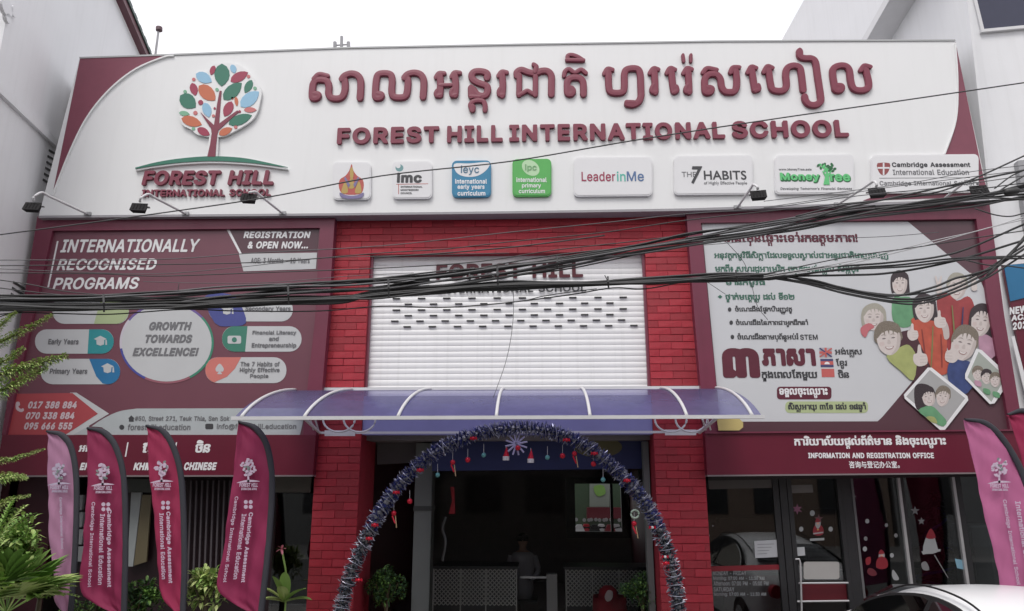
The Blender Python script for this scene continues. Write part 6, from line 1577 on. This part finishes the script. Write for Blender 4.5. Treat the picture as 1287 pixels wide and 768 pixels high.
# ================================================================= CAR
def make_car(loc, rot):
    t = thing('parked_car', loc, 'white sedan parked in the lower right corner, only its roof and window tops showing', 'car')
    Rm = Matrix.Rotation(rot, 3, 'Z'); o = Vector(loc)
    def Wd(p): return tuple(o + Rm @ Vector(p))
    # stations along x (front +): (x, half width low, half width at belt, roof z, roof half width)
    belt = .92
    xs = [-2.15, -1.9, -1.45, -1.0, -.5, 0, .45, .8, 1.2, 1.7, 2.1]
    top = [.88, 1.0, 1.10, 1.33, 1.435, 1.45, 1.40, 1.26, 1.02, .90, .72]
    rw = [.60, .68, .60, .56, .57, .58, .57, .56, .66, .70, .60]
    bw_ = [.70, .80, .85, .87, .875, .875, .87, .865, .86, .80, .66]
    V = []; Fc = []
    m = 13
    for x, zt_, r_, b_ in zip(xs, top, rw, bw_):
        cab_ = zt_ > 1.15
        zb2 = min(belt, zt_ - .04)
        half = [(b_ * .93, .22), (b_, .45), (b_, .70), (b_ * .97, zb2), (r_ * 1.04 if cab_ else b_ * .90, zt_ - (.07 if cab_ else .03)), (r_ * .86, zt_ - .018), (0, zt_ + .012)]
        for (w, z) in half: V.append(Wd((x, -w, z)))
        for (w, z) in reversed(half[:-1]): V.append(Wd((x, w, z)))
    n = len(xs)
    for i in range(n - 1):
        for j in range(m - 1):
            a = i * m + j; Fc.append((a, a + 1, a + m + 1, a + m))
    Fc.append(tuple(range(m))[::-1]); Fc.append(tuple((n - 1) * m + j for j in range(m)))
    Fc = [tuple(reversed(f)) for f in Fc]
    b = obj('body', V, Fc, M['car_paint'], t, smooth=True)
    s = b.modifiers.new('smooth_body', 'SUBSURF'); s.levels = 2; s.render_levels = 2
    for sd in (-1, 1):
        def side(pts, name, mm, off):
            Vv = []
            for (x, z) in pts:
                w = .872 + (.58 - .872) * max(0, (z - .92)) / (1.38 - .92)
                Vv.append(Wd((x, sd * (w * .985 + off), z)))
            k = len(Vv); Vv += [Wd((x, sd * ((.872 + (.58 - .872) * max(0, (z - .92)) / .46) * .985 + off - .02), z)) for (x, z) in pts]
            f = [tuple(range(k)) if sd < 0 else tuple(reversed(range(k)))] + [(i, i + k, (i + 1) % k + k, (i + 1) % k) for i in range(k)]
            return obj(name, Vv, f, mm, t)
        arch = [(v.x, v.y) for v in catmull([(-1.45, .99, 0), (-1.2, 1.17, 0), (-.8, 1.30, 0), (-.3, 1.37, 0), (.15, 1.37, 0), (.5, 1.31, 0), (.9, 1.12, 0), (1.1, .98, 0)], 4)]
        inner = [(x * .97 - .02, z - .022) for (x, z) in arch]
        side(arch + [(1.0, .95), (-1.3, .95)], 'window_trim', M['lamp_black'], .022)
        a1 = [p for p in inner if p[0] < -.12]; a2 = [p for p in inner if p[0] > -.04]
        side(a1 + [(-.12, 1.345), (-.10, .97), (-1.26, .97)], 'side_window', M['car_glass'], .030)
        side([(-.04, 1.345)] + a2 + [(.97, .965), (-.02, .97)], 'side_window', M['car_glass'], .030)
        for x in (-1.38, 1.38):
            w = obj('wheel', *tube([Wd((x, sd * .88, .31)), Wd((x, sd * .68, .31))], .31, 24), M['rubber'], t)
            obj('rim', *tube([Wd((x, sd * .885, .31)), Wd((x, sd * .87, .31))], .2, 20), M['alu'], w)
        # roof ditch moulding
        obj('roof_moulding', *tube(catmull([Wd((-1.2, sd * .56, 1.24)), Wd((-.6, sd * .545, 1.40)), Wd((0, sd * .55, 1.437)), Wd((.5, sd * .55, 1.37)), Wd((.95, sd * .60, 1.16))], 6), .008, 6), M['lamp_black'], t)
    for (x0, z0, x1, z1, nm) in ((.62, 1.345, 1.16, 1.045, 'windscreen'), (-1.08, 1.315, -1.5, 1.12, 'rear_window')):
        k = .02 if x0 > 0 else -.02
        Vv = [Wd((x0 + k, -.48, z0 + .025)), Wd((x0 + k, .48, z0 + .025)), Wd((x1 + k, .60, z1 + .025)), Wd((x1 + k, -.60, z1 + .025))]
        Vv += [Wd((x0, -.48, z0)), Wd((x0, .48, z0)), Wd((x1, .60, z1)), Wd((x1, -.60, z1))]
        obj(nm, Vv, [(0, 1, 2, 3) if x0 < 0 else (3, 2, 1, 0), (0, 4, 5, 1), (1, 5, 6, 2), (2, 6, 7, 3), (3, 7, 4, 0)], M['car_glass'], t)
    for sd in (-1, 1):
        obj('headlight', *tube([Wd((2.02, sd * .55, .66)), Wd((2.1, sd * .52, .66))], .1, 12), M['alu'], t)
        obj('tail_light', *tube([Wd((-2.1, sd * .6, .80)), Wd((-2.17, sd * .58, .80))], .09, 12), redm, t)
    return t
CAR = make_car((4.10, -3.27, .01), math.radians(-92))
CAR.scale = (1.085, 1.085, 1.085)

# ================================================================= CABLES
def offs(pts, dy_): return [(x, y + dy_) for x, y in pts]
NC = [0]
def cable(pts, r, label, group=None, y=-4.0, m='cable', wob=0.0, y2=None):
    NC[0] += 1
    y2 = y if y2 is None else y2
    n = len(pts); P = []
    x0, x1 = pts[0][0], pts[-1][0]
    for (px, py) in pts:
        t = (px - x0) / (x1 - x0) if x1 != x0 else 0
        P.append(W(px, py + R.uniform(-wob, wob), y + (y2 - y) * t))
    C_ = catmull(P, 6)
    if x0 <= 2:
        d = (C_[0] - C_[2]).normalized(); C_ = [C_[0] + d * 4 + Vector((0, 0, .05)), C_[0] + d * 1.5] + C_
    if x1 >= 1285:
        d = (C_[-1] - C_[-3]).normalized(); C_ = C_ + [C_[-1] + d * 1.5, C_[-1] + d * 4]
    o = obj('overhead_cable', *tube(C_, r * .84, 5), M[m], None, smooth=True)
    tag(o, label, 'cable', group)
    return o
cable([(0, 295), (165, 273), (330, 249), (480, 221), (640, 203), (800, 176), (970, 150), (1130, 127), (1287, 104)], .0075, 'single black cable climbing across the white fascia from lower left to upper right')
# left upper singles
cable([(0, 327), (200, 326), (320, 318), (480, 309), (640, 292), (760, 280), (862, 269), (960, 262), (1080, 246), (1180, 236), (1287, 221)], .005, 'thin cable above the headline word at left, running over the shutter top', m='cable_grey')
cable([(0, 334), (200, 332.5), (340, 329), (480, 318), (560, 313), (640, 304), (760, 292), (862, 277), (1000, 262), (1180, 244), (1287, 230)], .006, 'cable just under the word at left, crossing the age box')
cable([(0, 343), (120, 344), (200, 347), (320, 343), (480, 337), (600, 329), (700, 314), (800, 303), (900, 290), (1000, 274), (1100, 258)], .006, 'cable crossing the white word PROGRAMS region top at left'.replace('PROGRAMS region top', 'above the lowest headline word'))
cable([(0, 338), (100, 342), (200, 344), (300, 336), (400, 325), (480, 322), (640, 318)], .004, 'hair thin cable rising gently over the left hoarding', m='cable_grey')
cable([(180, 354), (260, 356), (340, 355), (440, 347), (520, 343)], .0035, 'hair thin cable sagging right above the left thick bundle', m='cable_grey')
cable([(225, 356), (224, 368), (232, 372)], .004, 'short loose tail sticking up from the left bundle', m='cable')
# far left fan
fan = [([(0, 352), (40, 358), (80, 366), (140, 372)], 'cable end fanning out at far left, topmost of the fan'), ([(0, 362), (50, 368), (110, 374)], 'cable end fanning out at far left, second of the fan'),
       ([(0, 398), (20, 392), (45, 389), (90, 386)], 'cable dipping to the left edge under the bundle'), ([(0, 408), (12, 398), (30, 391), (60, 388)], 'cable curling down to the left edge, lowest of the fan')]
for p, l in fan: cable(p, .006, l)
cable([(0, 395), (30, 393), (70, 394), (140, 395), (230, 389), (300, 391), (400, 391), (480, 385), (550, 386.5), (600, 384), (660, 378), (720, 370), (770, 362), (812, 363), (870, 352)], .007, 'cable sagging below the bundles across the growth circle top')
# thick left bundle -> splits into upper and lower bundle
up = [(0, 378), (100, 379), (200, 376), (280, 370), (360, 364), (430, 359), (480, 356), (560, 349), (640, 340), (720, 328), (800, 315), (870, 303), (950, 291), (1010, 281), (1080, 270), (1150, 262), (1220, 252), (1287, 241)]
lo = [(0, 385), (100, 386), (200, 386), (280, 383), (360, 378), (430, 375), (480, 372), (560, 365), (640, 359), (720, 357), (800, 354), (860, 352), (910, 349), (960, 347), (975, 346.5)]
for k in range(9):
    o = R.uniform(-7.5, 7.5); tw = R.uniform(0, 6)
    cable([(x, y + o * (.9 + .3 * math.sin(x / 140 + tw)) + 2.2 * math.sin(x / 60 + tw) + 1.0 * math.sin(x / 23 + 2 * tw)) for x, y in up], R.choice([.010, .012, .014, .011]), 'black cable woven into the thick upper bundle over the shutter lettering', 'cables of the upper bundle', y=-4.0 + R.uniform(-.05, .05), m='cable' if k % 4 else 'cable_grey')
lows = [[(1060, 338), (1130, 333), (1200, 325), (1287, 322)], [(1060, 346), (1120, 343), (1200, 328), (1287, 302)], [(1030, 357), (1060, 365), (1130, 376), (1180, 370), (1230, 348), (1287, 313)],
        [(1030, 360), (1060, 368), (1130, 379), (1180, 373), (1235, 352), (1287, 320)], [(1020, 356), (1060, 363), (1125, 371), (1180, 364), (1230, 344), (1287, 309)], [(1030, 361), (1070, 371), (1130, 381.5), (1160, 381), (1190, 371), (1240, 347), (1287, 302)], [(1020, 352), (1060, 362), (1120, 372), (1170, 362), (1200, 350), (1222, 345), (1260, 330), (1287, 298)],
        [(1040, 336), (1120, 330), (1200, 318), (1287, 282)], [(1060, 339), (1140, 335), (1215, 326), (1287, 325)]]
names = ['flat cable leaving the lower bundle below the green text, running level to the right edge', 'cable leaving the lower bundle and rising past the girl in green', 'drooping cable across the printed children, second from the top of the swag', 'drooping cable across the printed children, third of the swag',
         'drooping cable touching the head of the girl in green', 'lowest cable of the swag across the printed children', 'topmost drooping cable of the swag, kinked before the frame', 'steepest cable rising from the lower bundle to the right frame', 'level cable just under the flat one toward the blue sign']
for k in range(9):
    o = R.uniform(-4, 4); tw = R.uniform(0, 6)
    base = [(x, y + o * (.9 + .3 * math.sin(x / 120 + tw)) + 1.8 * math.sin(x / 50 + tw) + .9 * math.sin(x / 21 + 2 * tw)) for x, y in lo]
    cable(base + lows[k], R.choice([.010, .012, .011]), names[k], 'cables of the lower bundle', y=-4.05 + R.uniform(-.05, .05))
for k in range(4):
    o = R.uniform(-3, 3); tw = R.uniform(0, 6)
    cable([(x, y + o + 2.5 * math.sin(x / 45 + tw)) for x, y in lo[:-2]] + [(900, 350)], .012, 'black cable woven into the thick lower bundle over the shutter', 'cables in the lower bundle core', y=-3.97)
for k in range(7):
    o = R.uniform(-8.5, 8.5); tw = R.uniform(0, 6)
    cable([(x, 381.5 + (y - 381.5) * .35 + o * (.9 + .3 * math.sin(x / 60 + tw)) + 2 * math.sin(x / 38 + tw)) for x, y in up[:6]] + [(470, 366 + o * .6), (540, 359 + o)], R.choice([.011, .013]), 'black cable woven into the thick left bundle across the left hoarding', 'cables of the left bundle', y=-3.95)
# cross links from lower to upper over the shutter lettering
for k, (pts) in enumerate([[(500, 362), (560, 358), (610, 349), (660, 341), (720, 332)], [(540, 364), (600, 352), (660, 345), (720, 337), (800, 320)], [(480, 360), (560, 346), (640, 330), (720, 318), (800, 311)], [(470, 324), (560, 318), (640, 311), (700, 304), (760, 296)]]):
    cable(pts, .008, ['cable slanting from the lower to the upper bundle below the shutter name, left one', 'cable slanting from the lower to the upper bundle below the shutter name, right one', 'cable arching above the upper bundle over the shutter name', 'thin cable along the very top of the shutter'][k])
cable([(660, 378), (690, 371), (750, 363)], .005, 'short loose cable joining the sagging one below the shutter slots')
# right side: mess near the fascia end
rs = [([(862, 300), (930, 290), (1010, 276), (1060, 262), (1130, 247), (1200, 232), (1287, 214)], .011, 'thick black cable rising across the lower edge of the shield plate'),
      ([(870, 304), (960, 292), (1060, 274), (1150, 255), (1220, 246), (1287, 240)], .012, 'black cable rising along the top frame of the right hoarding'),
      ([(1000, 272), (1060, 258), (1120, 250), (1180, 241), (1230, 222), (1287, 196)], .009, 'black cable kinking upward near the right fascia end'),
      ([(960, 253), (1060, 241), (1150, 229), (1220, 216), (1287, 208)], .004, 'hair thin cable crossing the two right-hand plates'),
      ([(960, 261), (1040, 249), (1100, 238), (1200, 225), (1287, 214)], .004, 'second hair thin cable under the two right-hand plates'),
      ([(1100, 262), (1180, 256), (1240, 249), (1287, 251)], .010, 'black cable levelling out at the right fascia corner'),
      ([(1090, 268), (1170, 258), (1230, 247), (1287, 232)], .012, 'black cable crossing the dark right end of the top frame'),
      ([(1230, 240), (1245, 247), (1262, 236), (1287, 221)], .008, 'short looping cable beside the rightmost floodlight'),
      ([(1225, 262), (1250, 270), (1270, 272), (1287, 268)], .007, 'cable sagging on the white wall right of the hoarding'),
      ([(885, 308), (980, 301), (1100, 298), (1180, 292)], .0035, 'hair thin cable beside the exclamation mark'),
      ([(960, 347), (1060, 330), (1120, 316), (1180, 301), (1230, 290), (1287, 273)], .005, 'thin pale cable rising across the maroon corner of the right poster'),
      ([(960, 349), (1060, 333), (1120, 319), (1180, 304), (1240, 287), (1287, 276)], .005, 'second thin pale cable just below the first on the maroon corner'),
      ([(960, 345), (1060, 324), (1150, 311), (1220, 300), (1287, 290)], .006, 'dark cable passing under the pale pair on the right poster'),
      ([(1214, 327), (1240, 333), (1262, 334), (1287, 337)], .007, 'cable dropping onto the blue sign top'),
      ([(1240, 346), (1262, 325), (1287, 300)], .007, 'steep short cable beside the right frame'),
      ([(1250, 237), (1270, 222), (1287, 214)], .007, 'steep short cable above the black splice case')]
for i, (p, r_, l) in enumerate(rs): cable(p, r_, l, y=-4.1, m='cable_pale' if 'pale cable' in l else ('cable_grey' if 'hair' in l else 'cable'))
cable([(912, 303), (935, 330), (945, 360), (952, 385), (965, 402)], .003, 'hair thin drop wire hanging over the green text', y=-3.9)
cable([(645, 345), (645, 400), (637, 450), (620, 500)], .003, 'hair thin drop wire hanging before the shutter', y=-3.9, m='cable_grey')
cable([(885, 352), (900, 362), (912, 370)], .003, 'hair thin loose wire end below the lower bundle', y=-3.9, m='cable_grey')
sp = thing('splice_case', W(1270, 240, -4.1), 'black splice case in the tangle at the right fascia corner', 'cable box')
obj('case_body', *tube([W(1262, 242, -4.1), W(1264, 241.6, -4.1), W(1278, 239.5, -4.1), W(1281, 239, -4.1)], .03, 10, rfun=lambda q: .03 if .2 < q < .8 else .015), M['cable'], sp, smooth=True)
# ties round the bundles
for i, (x, a, b) in enumerate(((488, 350, 373), (625, 335, 358), (764, 348, 361), (362, 359, 382), (925, 340, 354), (700, 322, 338), (590, 345, 352), (130, 370, 392))):
    o = obj('cable_tie', *tube([W(x, a, -4.16), W(x + .5, (a + b) / 2, -4.2), W(x + .8, b, -4.16)], .009, 5), M['cable'])
    tag(o, ['tie joining both bundles at the left shutter edge', 'tie between both bundles below the shutter name', 'tie on the lower bundle right of the shutter slots', 'tie on the bundle crossing the orange and violet pills', 'tie on the lower bundle over the green text', 'tie on the upper bundle above the shutter name end', 'small tie on the upper bundle before the first shutter letters', 'tie on the thick left bundle near the left frame'][i], 'cable tie', 'ties on the cable bundles')
cable([(760, 346), (763, 352), (764, 358)], .005, 'small upright tail on the lower bundle right of the shutter slots', y=-4.1)

for _o in [tobj]: bpy.data.objects.remove(_o)
